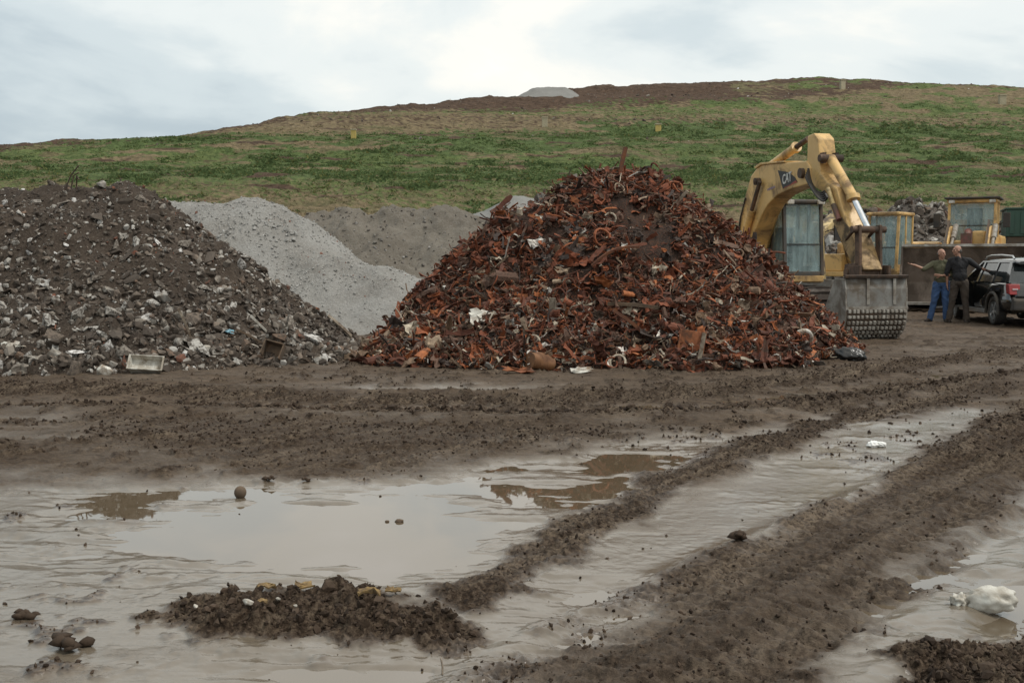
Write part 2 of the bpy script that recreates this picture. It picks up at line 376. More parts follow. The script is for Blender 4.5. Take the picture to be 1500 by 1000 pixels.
darkm = t.mix(t.ramp(nB, [(.35, 0.), (.68, 1.)]), (.020, .0130, .0088), (.098, .068, .046))
chv = t.math('ADD', chn, t.math('MULTIPLY', t.math('SUBTRACT', nB, .5), t.math('MULTIPLY', chn, 1.1)), True)
colr = t.mix(chv, lightm, darkm)
colr = t.mix(t.ramp(nB, [(.58, 0.), (.75, .55)]), colr, (.05, .036, .026))
mpg = t.new('ShaderNodeMapping'); mpg.inputs['Scale'].default_value = (5, 26, 10); mpg.inputs['Rotation'].default_value = (0, 0, .25); t.c(tcO, mpg.inputs['Vector']); nS = t.noise(1.0, 5, .65, vec=mpg.outputs[0], dist=.6)
mpd = t.new('ShaderNodeMapping'); mpd.inputs['Scale'].default_value = (1, 1.5, 1); t.c(tcO, mpd.inputs['Vector']); nD = t.noise(6.5, 8, .72, vec=mpd.outputs[0], dist=.5)
dk = t.math('MULTIPLY', t.ramp(nD, [(.50, 0.), (.60, 1.)]), t.math('SUBTRACT', .92, t.math('MULTIPLY', wet, 1.15), True), True)
colr = t.mix(dk, colr, t.mix(nB, (.020, .013, .009), (.062, .042, .029)))
colr = t.mix(t.math('MULTIPLY', t.ramp(nC, [(.48, 0.), (.60, .85)]), t.math('ADD', t.math('MULTIPLY', chv, .8), .15), True), colr, (.022, .015, .010))
nE = t.noise(30, 7, .72, dist=.3)
colr = t.mix(t.math('MULTIPLY', chv, .9, True), colr, t.ramp(nE, [(.38, (.014, .009, .006)), (.50, (.050, .034, .023)), (.62, (.125, .092, .064))]))
mpt = t.new('ShaderNodeMapping'); mpt.vector_type = 'TEXTURE'; mpt.inputs['Rotation'].default_value = (0, 0, radians(51)); mpt.inputs['Scale'].default_value = (2.2, .22, 1); t.c(tcO, mpt.inputs['Vector']); nT = t.noise(1.0, 5, .6, vec=mpt.outputs[0], dist=.4)
lgt = t.math('MULTIPLY', t.math('MULTIPLY', t.ramp(nT, [(.46, 0.), (.66, 1.)]), t.ramp(nE, [(.40, .15), (.56, 1.)])), t.math('MULTIPLY', chv, .95), True)
colr = t.mix(lgt, colr, (.185, .142, .102))
silt = t.mix(t.math('MULTIPLY', wet, .75), colr, (.150, .125, .093))
colr = t.mix(t.ramp(chv, [(.2, 1.), (.6, 0.)]), colr, silt)
stain = t.math('MULTIPLY', t.ramp(nS, [(.56, 0.), (.70, .55)]), t.math('SUBTRACT', 1.0, chn), True)
colr = t.mix(stain, colr, (.075, .056, .038))
ro = t.math('ADD', t.math('MULTIPLY', t.math('SUBTRACT', 1.0, wet), .55), t.math('MULTIPLY', nB, .20), True)
ro = t.math('ADD', ro, t.math('MULTIPLY', chn, .16), True)
hgt = t.math('ADD', t.math('MULTIPLY', t.math('ADD', t.math('ADD', t.math('ADD', nB, t.math('MULTIPLY', nE, chv)), nS), t.math('MULTIPLY', nD, t.math('SUBTRACT', 1.6, t.math('MULTIPLY', wet, 1.6)))), .6), t.math('MULTIPLY', nC, .35))
bs = t.math('ADD', .10, t.math('MULTIPLY', t.math('SUBTRACT', 1.0, wet), .85))
bp = t.new('ShaderNodeBump'); bp.inputs['Distance'].default_value = .03; t.c(hgt, bp.inputs['Height']); t.c(bs, bp.inputs['Strength']); t.c(bp.outputs[0], t.b.inputs['Normal'])
sp = t.math('ADD', .07, t.math('MULTIPLY', t.math('MULTIPLY', wet, t.math('SUBTRACT', 1.0, t.math('MULTIPLY', chn, .8))), .62), True)
M['mud'] = t.set(Base_Color=colr, Roughness=ro, IOR=1.55, Specular_IOR_Level=sp)
tag(link('ground', me, M['mud']), kind='structure')
# land under and around: one wide sheet to the horizon
pl = MB(); pl.add([(-900, -200, -.16), (900, -200, -.16), (900, 1500, -.16), (-900, 1500, -.16)], [(0, 1, 2, 3)])
tag(pl.build('terrain', simple('far_earth', (.12, .095, .07), (.09, .075, .05), .9, scale=.05)), kind='structure')
t = NT('silty_water'); t.bump(t.noise(3.5, 3, .5, dist=.4), .012, .02)
M['water'] = t.set(Base_Color=(.105, .078, .049), Roughness=.02, IOR=1.75, Specular_IOR_Level=.9)
wv = [(-3.1, 3.4, 0), (3.1, 3.4, 0), (15, 15.4, 0), (-15, 15.4, 0)]
pl = MB(); pl.add(wv, [(0, 1, 2, 3)]); tag(pl.build('water', M['water']), kind='structure')
# ---------------------------------------------------------------- hill
SKY = [(-700, 226), (0, 211), (110, 204), (200, 198), (300, 189), (380, 178), (450, 166), (520, 158), (640, 149), (750, 140), (830, 131), (1000, 122), (1100, 119), (1180, 116), (1260, 117), (1300, 119), (1350, 122), (1400, 124), (1450, 128), (1500, 131), (1700, 150), (2200, 190)]
def crest_z(x, y):
    px = 750 + F * x / y; sy = np.interp(px, [p[0] for p in SKY], [p[1] for p in SKY])
    k = (375 - sy) / F; return (CH + k * 55) / (1 - k * 4.2)
def hill_z(x, y):
    slope = (y - 55) / 4.2; b = slope + .35 * np.sin(slope * 1.15 + .02 * x) * sstep(1, 4, slope)
    zc = crest_z(x, np.maximum(y, 30)); zc = zc + .012 * 0
    k = .9; z = -k * np.logaddexp(-b / k, -zc / k)
    z = z + .28 * fbm(x * .22, y * .22, 4, 101) * sstep(0, 3, z) + .16 * fbm(x * .9, y * .9, 3, 103) * sstep(0, 3, z)
    z = z + .45 * fbm(x * .35, y * .35, 4, 107) * sstep(.9, 1.0, b / np.maximum(zc, .1)) * sstep(1.6, 1.0, b / np.maximum(zc, .1))
    return z
BANDS = [(0, 3), (3.5, 2), (4.9, 2), (5.6, 1), (6.2, 3), (6.9, 1), (7.6, 4), (8.3, 4), (8.7, 0), (10.0, 1), (11.2, 0), (12.8, 0), (14.0, 0), (14.8, 2), (16.0, 2), (17.0, 5), (17.6, 2), (18.4, 1), (19.6, 2), (21.0, 2), (23.0, 2), (36, 2)]
PAL = np.array([(.092, .130, .050), (.120, .152, .060), (.200, .160, .100), (.155, .138, .078), (.100, .138, .058), (.095, .064, .047), (.21, .19, .15)])
def hill_col(x, y, z, seed=0):
    px = 750 + F * x / y
    zz = z + 1.1 * fbm(x * .05, y * .05, 4, 113 + seed) + .5 * fbm(x * .3, y * .3, 3, 117 + seed) + np.clip((px - 1000) / 500, 0, 1) * np.where(z > 14, 1.2, .2)
    idx = np.array([b[1] for b in BANDS])[np.clip(np.searchsorted([b[0] for b in BANDS], zz) - 1, 0, len(BANDS) - 1)]
    r = fbm(x * .35, y * .35, 3, 127 + seed); r2 = fbm(x * .22, y * .8, 4, 151)
    right = px + 90 * fbm(x * .06, y * .06, 3, 161) > 1150
    idx = np.where(right & (zz > 20.5) & (r > -.25), np.where(r > .25, 1, 2), idx)
    idx = np.where((px + 60 * r2 < 640) & (zz > 19), 2, idx)
    idx = np.where((zz > 8.8) & (zz < 14.8) & (r < -.42), 3, idx)
    idx = np.where((zz > 9) & (zz < 22) & (fbm(x * .12, y * .5, 3, 131) > .34) & (idx != 5), 2, idx)
    idx = np.where((zz > 5) & (zz < 14) & (fbm(x * .1, y * .4, 3, 137) > .36), 4, idx)
    idx = np.where((zz > 4) & (zz < 18) & (r2 > .40), 3, idx); idx = np.where((zz > 4) & (zz < 16) & (r2 < -.42), 5, idx)
    q_ = px + 80 * r2 > 860; idx = np.where(q_ & (zz > 14.0) & (zz < 17.4) & (r > -.45), np.where(r > .15, 4, 0), idx); idx = np.where(q_ & (zz > 19.9) & (zz < 22.6) & (r > -.3), np.where(r > .2, 0, 1), idx)
    cz = crest_z(x, y); thk = np.interp(px, [-200, 0, 180, 300, 430, 520, 640, 800, 1000, 1150, 1260, 1350, 1500], [.5, 1.0, .8, .3, .8, 1.8, 3.2, 7.0, 8.5, 9.5, 6.0, 2.5, 1.0]); idx = np.where((cz - z + 1.2 * r2 + .6 * r < thk) & ((r > -.42) | (px < 1080)), 5, idx); idx = np.where((np.abs(px - 1110 + 50 * r2) < 45) & (cz - z < 6) & (cz - z > 2) & (r > -.1), 3, idx); idx = np.where((px > 1150) & (cz - z < 6) & (r > .2), 1, idx)
    c = PAL[idx]; return c, idx
hx = np.linspace(-1, 1, 620); hy = np.concatenate([np.linspace(46, 120, 260), np.linspace(120.4, 215, 220), np.linspace(218, 340, 30)])
HY, HX = np.meshgrid(hy, hx, indexing='ij'); HX = HX * HY * .78; hz = hill_z(HX, HY) - .5 * (HY < 54)
hc, hi = hill_col(HX.ravel(), HY.ravel(), hz.ravel() + .5 * nr.randn(hz.size)); hc = hc * (.8 + .4 * nr.rand(len(hc), 1))
me = big_mesh('hill', np.stack([HX.ravel(), HY.ravel(), hz.ravel()], 1), grid_faces(len(hy), len(hx))[:, ::-1], True, None, {'own': hc})
t = NT('hill_turf'); c = t.attr('own', 'Color')
n = t.noise(1.6, 8, .75); v = t.mix(1.0, c, t.ramp(n, [(.3, (.45, .45, .45)), (.7, (1.35, 1.3, 1.2))]), 'MULTIPLY')
t.bump(t.noise(2.5, 6, .7), .9, .4); tag(link('hill', me, t.set(Base_Color=v, Roughness=.95, Specular_IOR_Level=.1)), kind='structure')
# grass and weeds on the slope
N = 170000; gy_ = 58 + 140 * nr.rand(N) ** 1.35; gx_ = (nr.rand(N) * 2 - 1) * gy_ * .62
gz_ = hill_z(gx_, gy_); cc, ci = hill_col(gx_, gy_, gz_ + .55 * nr.randn(N), 0)
cl = fbm(gx_ * .5, gy_ * .8, 3, 141); keep = (ci != 5) & (nr.rand(N) < np.where((ci == 0) | (ci == 4), 1, .62)) & (cl > -.45)
keep |= (ci == 5) & (nr.rand(N) < .13); gx_, gy_, gz_, cc, ci, cl = [a[keep] for a in (gx_, gy_, gz_, cc, ci, cl)]
N = len(gx_); hgt_ = np.where(ci == 4, .25, np.where(ci == 0, .155, np.where(ci == 1, .14, .125))) * (.5 + .9 * nr.rand(N)) * (1 + .8 * cl)
nb = 7; V = np.zeros((N, nb, 3, 3)); Cc = np.zeros((N, nb, 3, 3))
for b in range(nb):
    a = nr.rand(N) * 2 * pi; off = nr.rand(N) * hgt_ * 1.7; bx_ = gx_ + np.cos(a) * off; by_ = gy_ + np.sin(a) * off
    a2 = nr.rand(N) * pi; w = hgt_ * (.30 + .35 * nr.rand(N)); hh = hgt_ * (.25 + .55 * nr.rand(N)); ln = (nr.rand(N) - .5) * hgt_ * 1.6; ln2 = (nr.rand(N) - .5) * hgt_ * 1.6
    bz = hill_z(bx_, by_) - .05
    V[:, b, 0] = np.stack([bx_ - np.cos(a2) * w, by_ - np.sin(a2) * w, bz], 1); V[:, b, 1] = np.stack([bx_ + np.cos(a2) * w, by_ + np.sin(a2) * w, bz], 1)
    V[:, b, 2] = np.stack([bx_ + ln, by_ + ln2, bz + hh], 1)
    m = (.7 + .6 * nr.rand(N))[:, None]; yl = (nr.rand(N) < .12)[:, None]
    ccb = np.where(yl, np.array([.16, .16, .06]), cc * m); Cc[:, b] = ccb[:, None, :]
me = big_mesh('grass', V.reshape(-1, 3), np.arange(N * nb * 3).reshape(-1, 3), False, None, {'own': Cc.reshape(-1, 3)})
t = NT('grass_blades'); df = t.new('ShaderNodeBsdfDiffuse'); tl_ = t.new('ShaderNodeBsdfTranslucent'); ms = t.new('ShaderNodeMixShader'); ms.inputs[0].default_value = .38; oc = t.attr('own', 'Color'); t.c(oc, df.inputs[0]); t.c(oc, tl_.inputs[0]); t.c(df.outputs[0], ms.inputs[1]); t.c(tl_.outputs[0], ms.inputs[2]); t.c(ms.outputs[0], t.n['Material Output'].inputs[0]); tag(link('grass', me, t.m), kind='stuff')
# pale rubbish and stones strewn over the hill's upper tip face
def ico(sub=1):
    b = bmesh.new(); bmesh.ops.create_icosphere(b, subdivisions=sub, radius=1); v = np.array([x.co[:] for x in b.verts]); f = np.array([[q.index for q in x.verts] for x in b.faces]); b.free(); return v, f
IC1 = ico(1); IC2 = ico(2)
def hull(n, seed, sc=(1, 1, 1)):
    r = np.random.RandomState(seed); p = r.randn(n, 3); p /= np.linalg.norm(p, axis=1)[:, None]; p *= (.75 + .35 * r.rand(n, 1)) * np.array(sc)
    b = bmesh.new()
    for q in p: b.verts.new(q)
    q = bmesh.ops.convex_hull(b, input=b.verts); dead = [e for e in q['geom_interior'] if isinstance(e, bmesh.types.BMVert)]
    if dead: bmesh.ops.delete(b, geom=dead, context='VERTS')
    bmesh.ops.triangulate(b, faces=b.faces); bmesh.ops.recalc_face_normals(b, faces=b.faces); b.verts.index_update()
    v = np.array([x.co[:] for x in b.verts]); f = np.array([[k.index for k in x.verts] for x in b.faces]); b.free(); return v, f
ROCKS = [hull(16, s, sc) for s, sc in enumerate([(1, .8, .7), (1, .7, .5), (.9, .9, .8), (1, .6, .6), (1, .8, .45), (.8, 1, .6), (1, .5, .35), (1, .9, .9)])]
SLABS = [hull(9, 60 + s, sc) for s, sc in enumerate([(1, .7, .2), (1, .45, .16), (.9, .8, .25), (1, .3, .2)])]
def rot_rand(n, r=nr):
    q = r.randn(n, 4); q /= np.linalg.norm(q, axis=1)[:, None]; w, x, y, z = q.T
    return np.stack([1 - 2 * (y * y + z * z), 2 * (x * y - z * w), 2 * (x * z + y * w), 2 * (x * y + z * w), 1 - 2 * (x * x + z * z), 2 * (y * z - x * w), 2 * (x * z - y * w), 2 * (y * z + x * w), 1 - 2 * (x * x + y * y)], 1).reshape(n, 3, 3)
def scatter_mesh(name, protos, which, P, R, Sc, tint, smooth=False):
    """many pieces in one mesh; protos = [(verts, tris)]"""
    Vs, Fs, Ts, off = [], [], [], 0
    for k, (pv, pf) in enumerate(protos):
        i = np.where(which == k)[0]
        if not len(i): continue
        v = np.einsum('nij,mj->nmi', R[i], pv) * Sc[i][:, None, None] + P[i][:, None, :]
        f = pf[None] + (np.arange(len(i)) * len(pv))[:, None, None] + off
        Vs.append(v.reshape(-1, 3)); Fs.append(f.reshape(-1, 3)); Ts.append(np.repeat(tint[i], len(pv))); off += len(i) * len(pv)
    return big_mesh(name, np.concatenate(Vs), np.concatenate(Fs), smooth, {'tint': np.concatenate(Ts)})
def tint_mat(name, stops, scale, var=.5, rough=.85, bump=.4, dirt=None, damt=.4, spec=.3):
    t = NT(name); oi = t.new('ShaderNodeObjectInfo'); s_ = t.math('FRACT', t.math('ADD', t.attr('tint'), oi.outputs['Random']))
    c = t.ramp(s_, stops, 'CONSTANT'); n = t.noise(scale, 6, .7)
    c = t.mix(1.0, c, t.ramp(n, [(.3, (1 - var,) * 3), (.7, (1 + var,) * 3)]), 'MULTIPLY')
    if dirt: c = t.mix(t.ramp(t.noise(scale * .35, 6, .7), [(damt, 1.), (damt + .12, 0.)]), c, dirt)
    t.bump(t.noise(scale * 2.5, 4), bump, .01); return t.set(Base_Color=c, Roughness=rough, Specular_IOR_Level=spec)
M['hill_litter'] = tint_mat('hill_stones', [(0, (.07, .05, .04)), (.45, (.12, .10, .08)), (.75, (.2, .18, .15)), (.93, (.5, .48, .44))], 2)
N = 2600; yy = 105 + 95 * nr.rand(N); xx = (nr.rand(N) * 2 - 1) * yy * .6; zz = hill_z(xx, yy); _, ii = hill_col(xx, yy, zz)
k = ((ii == 5) & (nr.rand(N) < .9)) | (nr.rand(N) < .10); xx, yy, zz = xx[k], yy[k], zz[k]; N = len(xx)
tag(link('scattered_stones', scatter_mesh('scattered_stones', ROCKS, nr.randint(0, 8, N), np.stack([xx, yy, zz], 1), rot_rand(N), .10 + .28 * nr.rand(N) ** 3, nr.rand(N)), M['hill_litter']), kind='stuff')
# markers standing on the slope
M['marker'] = simple('weathered_marker', (.42, .37, .25), (.33, .29, .2), .8)
M['marker_yellow'] = simple('yellow_marker', (.5, .38, .10), (.4, .3, .1), .7)
def hill_hit(px, py):
    r = ray(px, py); k = 50.0
    while k < 260:
        p = Vector((0, 0, CH)) + r * k
        if p.z < float(hill_z(np.array([p.x]), np.array([p.y]))[0]): return p
        k += .15
    return Vector((0, 0, CH)) + r * 190
for px, py, h, w, m, lab in [(798, 186, 1.05, .62, 'marker', 'grey-white marker post on the hill above the left flank of the scrap heap'),
                             (964, 192, .75, .62, 'marker_yellow', 'small yellow marker box on the hill slope above the scrap heap top'),
                             (1234, 131, 1.35, .75, 'marker', 'pale marker post nearest the highest part of the hill crest'),
                             (1468, 153, 1.2, .85, 'marker', 'squat tan marker post on the upper slope above the wheel loader'),
                             (518, 203, .9, .5, 'marker_yellow', 'yellowish marker post on the far left slope above the gravel heap')]:
    p = hill_hit(px, py); e = empty('marker_post', (p.x, p.y, p.z - .1), rnd.uniform(-.3, .3), lab, 'marker post', 'marker posts on the hill')
    MB().bx(-w / 2, w / 2, -w / 3, w / 3, 0, h).build('post', M[m], e, .04); MB().bx(-w / 2 - .05, w / 2 + .05, -w / 3 - .05, w / 3 + .05, h, h + .12).build('cap', M['marker'], e, .03)
# ---------------------------------------------------------------- heaps
def heap_h(x, y, segs, seed, amp=.12, rnd_top=.25, fine=0.04):
    x = np.asarray(x, float); y = np.asarray(y, float); wx = x + .22 * fbm(x * .8, y * .8, 3, seed); wy = y + .22 * fbm(x * .8 + 9, y * .8, 3, seed + 1)
    h = np.full(x.shape, -5.0)
    for x0, y0, h0, x1, y1, h1, sl in segs:
        dx, dy = x1 - x0, y1 - y0; L = dx * dx + dy * dy + 1e-9; t = np.clip(((wx - x0) * dx + (wy - y0) * dy) / L, 0, 1)
        d = np.hypot(wx - x0 - t * dx, wy - y0 - t * dy); hh = h0 + (h1 - h0) * t - sl * (np.sqrt(d * d + rnd_top ** 2) - rnd_top)
        k = .10; m = np.maximum(h, hh); h = m + k * np.log1p(np.exp(-np.abs(h - hh) / k))
    return h + amp * fbm(x * 1.1, y * 1.1, 4, seed + 5) + fine * fbm(x * 5, y * 5, 3, seed + 7)
class Heap:
    def __init__(s, segs, seed, amp=.12, top=.25, fine=.04): s.segs, s.seed, s.amp, s.top, s.fine = segs, seed, amp, top, fine
    def h(s, x, y): return heap_h(x, y, s.segs, s.seed, s.amp, s.top, s.fine)
    def z(s, x, y): return float(s.h(np.array([x]), np.array([y]))[0])
    def nrm(s, x, y):
        e = .08; gx = (s.h(x + e, y) - s.h(x - e, y)) / (2 * e); gy = (s.h(x, y + e) - s.h(x, y - e)) / (2 * e)
        n = np.stack([-gx, -gy, np.ones_like(gx)], 1); return n / np.linalg.norm(n, axis=1)[:, None]
    def mesh(s, name, x0, x1, y0, y1, st, attrs=None):
        xs = np.arange(x0, x1, st); ys = np.arange(y0, y1, st); Y, X = np.meshgrid(ys, xs, indexing='ij'); Z = s.h(X, Y)
        f = grid_faces(len(ys), len(xs))[:, ::-1]; Zr = Z.ravel(); k = (Zr[f] > -.12).any(1); f = f[k]
        u, inv = np.unique(f, return_inverse=True); V = np.stack([X.ravel(), Y.ravel(), np.maximum(Zr, -.25)], 1)[u]
        return big_mesh(name, V, inv.reshape(f.shape), True)
    def hit(s, px, py, d0=12, d1=40):
        r = ray(px, py); k = d0 / r.y; ks = np.arange(k, d1, .04); P = np.array(r)[None] * ks[:, None] + np.array([0, 0, CH])
        b = P[:, 2] < np.maximum(s.h(P[:, 0], P[:, 1]), .03)
        i = int(np.argmax(b)) if b.any() else -1
        if i < 0 or P[i][2] < .05 and py < 480 or P[i][1] > d0 + 12: return s.hit(px, py + 3, d0, d1) if py < 560 else Vector(P[i])
        return Vector(P[i])
    def sample(s, n, x0, x1, y0, y1, zmin=.03):
        x = x0 + (x1 - x0) * nr.rand(n * 3); y = y0 + (y1 - y0) * nr.rand(n * 3); z = s.h(x, y); k = z > zmin; x, y, z = x[k][:n], y[k][:n], z[k][:n]
        return np.stack([x, y, z], 1), s.nrm(x, y)
RUB = Heap([(-14, 18.8, 2.5, -7.6, 18.6, 2.78, .80), (-7.6, 18.6, 2.80, -6.5, 18.6, 2.86, .80), (-6.5, 18.6, 2.86, -2.5, 18.0, -.05, .80), (-5.0, 17.2, .75, -3.6, 17.0, .5, .6)], 201, .20, .25, .10)
SCR = Heap([(1.45, 19.0, 2.95, 2.3, 19.0, 2.98, .98), (1.45, 19.0, 2.95, .1, 18.8, 2.35, 1.05), (-.20, 18.6, 2.2, -.62, 18.2, 1.5, 1.7), (2.4, 19, 2.98, 3.6, 19, 2.0, .95), (3.6, 19, 2.0, 4.2, 18.7, .75, 1.1), (-1.95, 16.9, .20, -1.2, 17.0, .50, .7), (-1.3, 17.0, .5, .2, 16.9, .8, .62), (.2, 16.9, .8, 3.0, 16.7, .8, .65), (3.0, 16.9, .75, 3.5, 17.2, .22, .7)], 231, .20, .3, .08)
GRA = Heap([(-8.4, 27.2, 3.0, -6.3, 27.0, 3.0, .68), (-6.3, 27.0, 3.0, -5.7, 26.9, 2.85, .75), (-5.7, 26.9, 2.80, -4.85, 26.6, 2.45, 2.0), (-5.2, 26.2, 1.9, -4.4, 25.4, 1.45, .66), (-4.25, 25.2, 1.62, -2.6, 24.8, 1.30, .60), (-2.6, 24.8, 1.30, -.6, 24.3, .55, .55)], 261, .15, .22, .03)
BRN = Heap([(-5.9, 33, 3.0, -5.0, 33, 3.12, .7), (-5.0, 33, 3.1, -4.2, 33.2, 2.85, .7), (-3.9, 33.2, 3.0, -2.0, 33, 3.15, .7), (-2.0, 33, 3.1, -.9, 33.4, 2.9, .7), (-3.0, 33, 3.0, -4.0, 31, 1.9, .62)], 291, .32, .15, .09)
GR2 = Heap([(-1.6, 37.5, 3.0, 0.3, 37, 3.6, .68), (.3, 37, 3.6, 2.5, 37, 3.4, .68)], 311, .1, .4, .02)
DEB = Heap([(13.0, 43, 3.3, 15.8, 43, 3.7, .75), (15.8, 43, 3.7, 17.5, 43, 3.25, .75), (17.5, 43, 3.2, 21.5, 43, 2.6, .75), (12.0, 40.5, 1.9, 18.0, 40.5, 2.0, .7)], 331, .4, .2, .12)
def earth(name, c1, c2, c3, scale, bump=.6, fine=30):
    t = NT(name); a = t.mix(t.ramp(t.noise(scale, 6, .65), [(.35, 0.), (.65, 1.)]), c1, c2)
    a = t.mix(t.ramp(t.noise(fine, 4, .7), [(.5, 0.), (.72, .8)]), a, c3); t.bump(t.noise(fine * .5, 8, .75), bump, .09); return t.set(Base_Color=a, Roughness=.9, Specular_IOR_Level=.25)
M['soil'] = earth('dark_damp_soil', (.036, .026, .019), (.062, .046, .034), (.13, .105, .082), 1.2)
M['scrap_core'] = earth('scrap_fines', (.030, .022, .018), (.055, .032, .022), (.12, .05, .025), 2)
M['gravel'] = earth('pale_crushed_gravel', (.31, .30, .28), (.215, .20, .178), (.40, .39, .365), .7, .8, 22)
M['gravel_brown'] = earth('brown_dusty_gravel', (.165, .145, .118), (.115, .098, .078), (.21, .195, .17), .6, .6, 18)
M['gravel_far'] = earth('grey_gravel', (.22, .215, .20), (.18, .175, .16), (.28, .27, .26), .5, .5, 14)
M['debris_soil'] = earth('grey_demolition_soil', (.085, .072, .060), (.12, .10, .085), (.2, .185, .165), .7)
rub = link('rubble_heap', RUB.mesh('rubble_heap', -15, -1.5, 14.2, 23, .045), M['soil']); tag(rub, 'tall heap of dark soil and grey rubble on the left side of the yard', 'rubble heap')
scr = link('scrap_heap', SCR.mesh('scrap_heap', -3.2, 6.5, 14.6, 23.5, .045), M['scrap_core']); tag(scr, 'high heap of rusty brown shredded scrap metal in the middle of the yard', 'scrap heap')
gra = link('gravel_heap', GRA.mesh('gravel_heap', -13.5, 1, 21, 32, .06), M['gravel']); tag(gra, 'pale grey gravel heap with a low tongue spilling between rubble and scrap heaps', 'gravel heap')
brn = link('gravel_heap', BRN.mesh('gravel_heap', -11, 4, 28, 38, .07), M['gravel_brown']); tag(brn, 'brownish dusty gravel heap with small ridges behind the pale gravel heap', 'gravel heap')
g2 = link('gravel_heap', GR2.mesh('gravel_heap', -7, 8, 31, 43, .09), M['gravel_far']); tag(g2, 'far grey gravel heap mostly hidden behind the scrap heap', 'gravel heap')
deb = link('debris_heap', DEB.mesh('debris_heap', 7, 27, 36, 49, .09), M['debris_soil']); tag(deb, 'low grey demolition debris heap behind the excavator and loader', 'debris heap')
hp = hill_hit(805, 141); TOP = Heap([(hp.x - 1.9, hp.y + 2, hp.z + 1.45, hp.x + 1.9, hp.y + 2, hp.z + 1.55, .6)], 351, .1, .4)
tp = link('gravel_mound', TOP.mesh('gravel_mound', hp.x - 9, hp.x + 9, hp.y - 6, hp.y + 10, .25), M['gravel_far']); tag(tp, 'small flat-topped grey gravel mound on the skyline of the hill', 'gravel mound')
# ---- prototype pieces (unit size, triangles)
def tri(V, Fq):
    o = []
    for f in Fq:
        for i in range(1, len(f) - 1): o.append((f[0], f[i], f[i + 1]))
    return np.array(V, float), np.array(o)
def mb_tri(m): return tri(m.v, m.f)
def strip(seed, w=.16, th=.02, bend=.7, n=6, ang=False):
    r = random.Random(seed); d = Vector((1, 0, 0)); p = Vector((-.5, 0, 0)); up = Vector((0, 0, 1)); m = MB(); rings = []
    for i in range(n):
        side = d.cross(up).normalized(); ww = w * r.uniform(.6, 1.25)
        if ang: q = [p - side * ww, p - side * ww + up * th, p + up * th - side * th * 0, p + up * ww * 1.6, p + up * ww * 1.6 + side * th, p + side * th]
        else: q = [p - side * ww, p + side * ww, p + side * ww + up * th, p - side * ww + up * th]
        rings.append(q); R = Euler((r.uniform(-bend, bend), r.uniform(-bend, bend), r.uniform(-bend * .5, bend * .5))).to_matrix(); d = (R @ d).normalized(); up = (R @ up); up = (up - d * up.dot(d)).normalized(); p = p + d * (1.0 / (n - 1))
    m.loft(rings, False); return mb_tri(m)
def sheet(seed, ax=1, ay=.7, warp=.16, n=5, th=.02):
    r = np.random.RandomState(seed); u = np.linspace(-.5, .5, n); Y, X = np.meshgrid(u * ay, u * ax, indexing='ij'); Z = warp * r.randn(n, n) * .6 + warp * 2.2 * (r.rand() - .3) * np.cos(X * 3 * (1 + r.rand())) + warp * 2 * (r.rand() - .5) * np.sin(Y * 5)
    X = X + .06 * r.randn(n, n); Y = Y + .06 * r.randn(n, n); a = np.stack([X.ravel(), Y.ravel(), Z.ravel()], 1); b = a - np.array([0, 0, th]); k = n * n; f = []
    for i in range(n - 1):
        for j in range(n - 1): q = i * n + j; f += [(q, q + 1, q + n + 1, q + n), (k + q, k + q + n, k + q + n + 1, k + q + 1)]
    bd = [i for i in range(n)] + [i * n + n - 1 for i in range(1, n)] + [n * n - 1 - i for i in range(1, n)] + [i * n for i in range(n - 2, 0, -1)]
    for i in range(len(bd)): p, q = bd[i], bd[(i + 1) % len(bd)]; f.append((p, k + p, k + q, q))
    return tri(np.concatenate([a, b]), f)
def pipe(seed, r0=.045, bend=.35, n=5):
    r = random.Random(seed); p = Vector((-.5, 0, 0)); d = Vector((1, 0, 0)); P = []
    for i in range(n): P.append(p.copy()); d = (d + Vector((r.uniform(-bend, bend), r.uniform(-bend, bend), r.uniform(-bend, bend)))).normalized(); p = p + d / (n - 1)
    m = MB(); m.tube(P, r0, 6); return mb_tri(m)
def can(seed):
    r = np.random.RandomState(seed); m = MB(); rings = []
    for i in range(5): rr = .32 * (1 - .25 * r.rand()); rings.append([Vector((-.5 + i * .25 + .05 * r.randn(), rr * cos(a) * (1 + .2 * r.randn() * .5), rr * sin(a) * .8)) for a in [2 * pi * k / 9 for k in range(9)]])
    m.loft(rings, False); return mb_tri(m)
def ring(seed):
    r = random.Random(seed); e = r.uniform(3.5, 5.8); m = MB(); m.tube([(.42 * cos(e * i / 11), .42 * sin(e * i / 11), .12 * sin(i * .9 + seed)) for i in range(12)], r.uniform(.03, .07), 5); return mb_tri(m)
SCP = [strip(s, rnd.uniform(.025, .10) if s < 9 else .16, .02, rnd.uniform(.3, .85)) for s in range(12)] + [strip(s + 40, .09, .025, .35, 5, True) for s in range(3)] + [sheet(s, 1, rnd.uniform(.4, .9), rnd.uniform(.08, .2)) for s in range(7)] + [pipe(s, rnd.uniform(.02, .05)) for s in range(5)] + [can(s) for s in range(2)] + [ring(s) for s in range(3)]
SCN = ['scrap_strip'] * 12 + ['angle_iron'] * 3 + ['scrap_sheet'] * 7 + ['scrap_rod'] * 5 + ['crushed_can'] * 2 + ['scrap_ring'] * 3
RUST = [(0, (.095, .034, .020)), (.13, (.125, .041, .021)), (.35, (.185, .056, .025)), (.50, (.24, .075, .030)), (.56, (.31, .105, .038)), (.60, (.11, .062, .042)), (.74, (.050, .036, .030)), (.83, (.17, .11, .07)), (.90, (.26, .19, .13)), (.935, (.16, .14, .12)), (.955, (.40, .34, .26)), (.985, (.60, .56, .50))]
M['rust'] = tint_mat('rusty_scrap', RUST, 9, .45, .72, .5, (.05, .032, .022), .34)
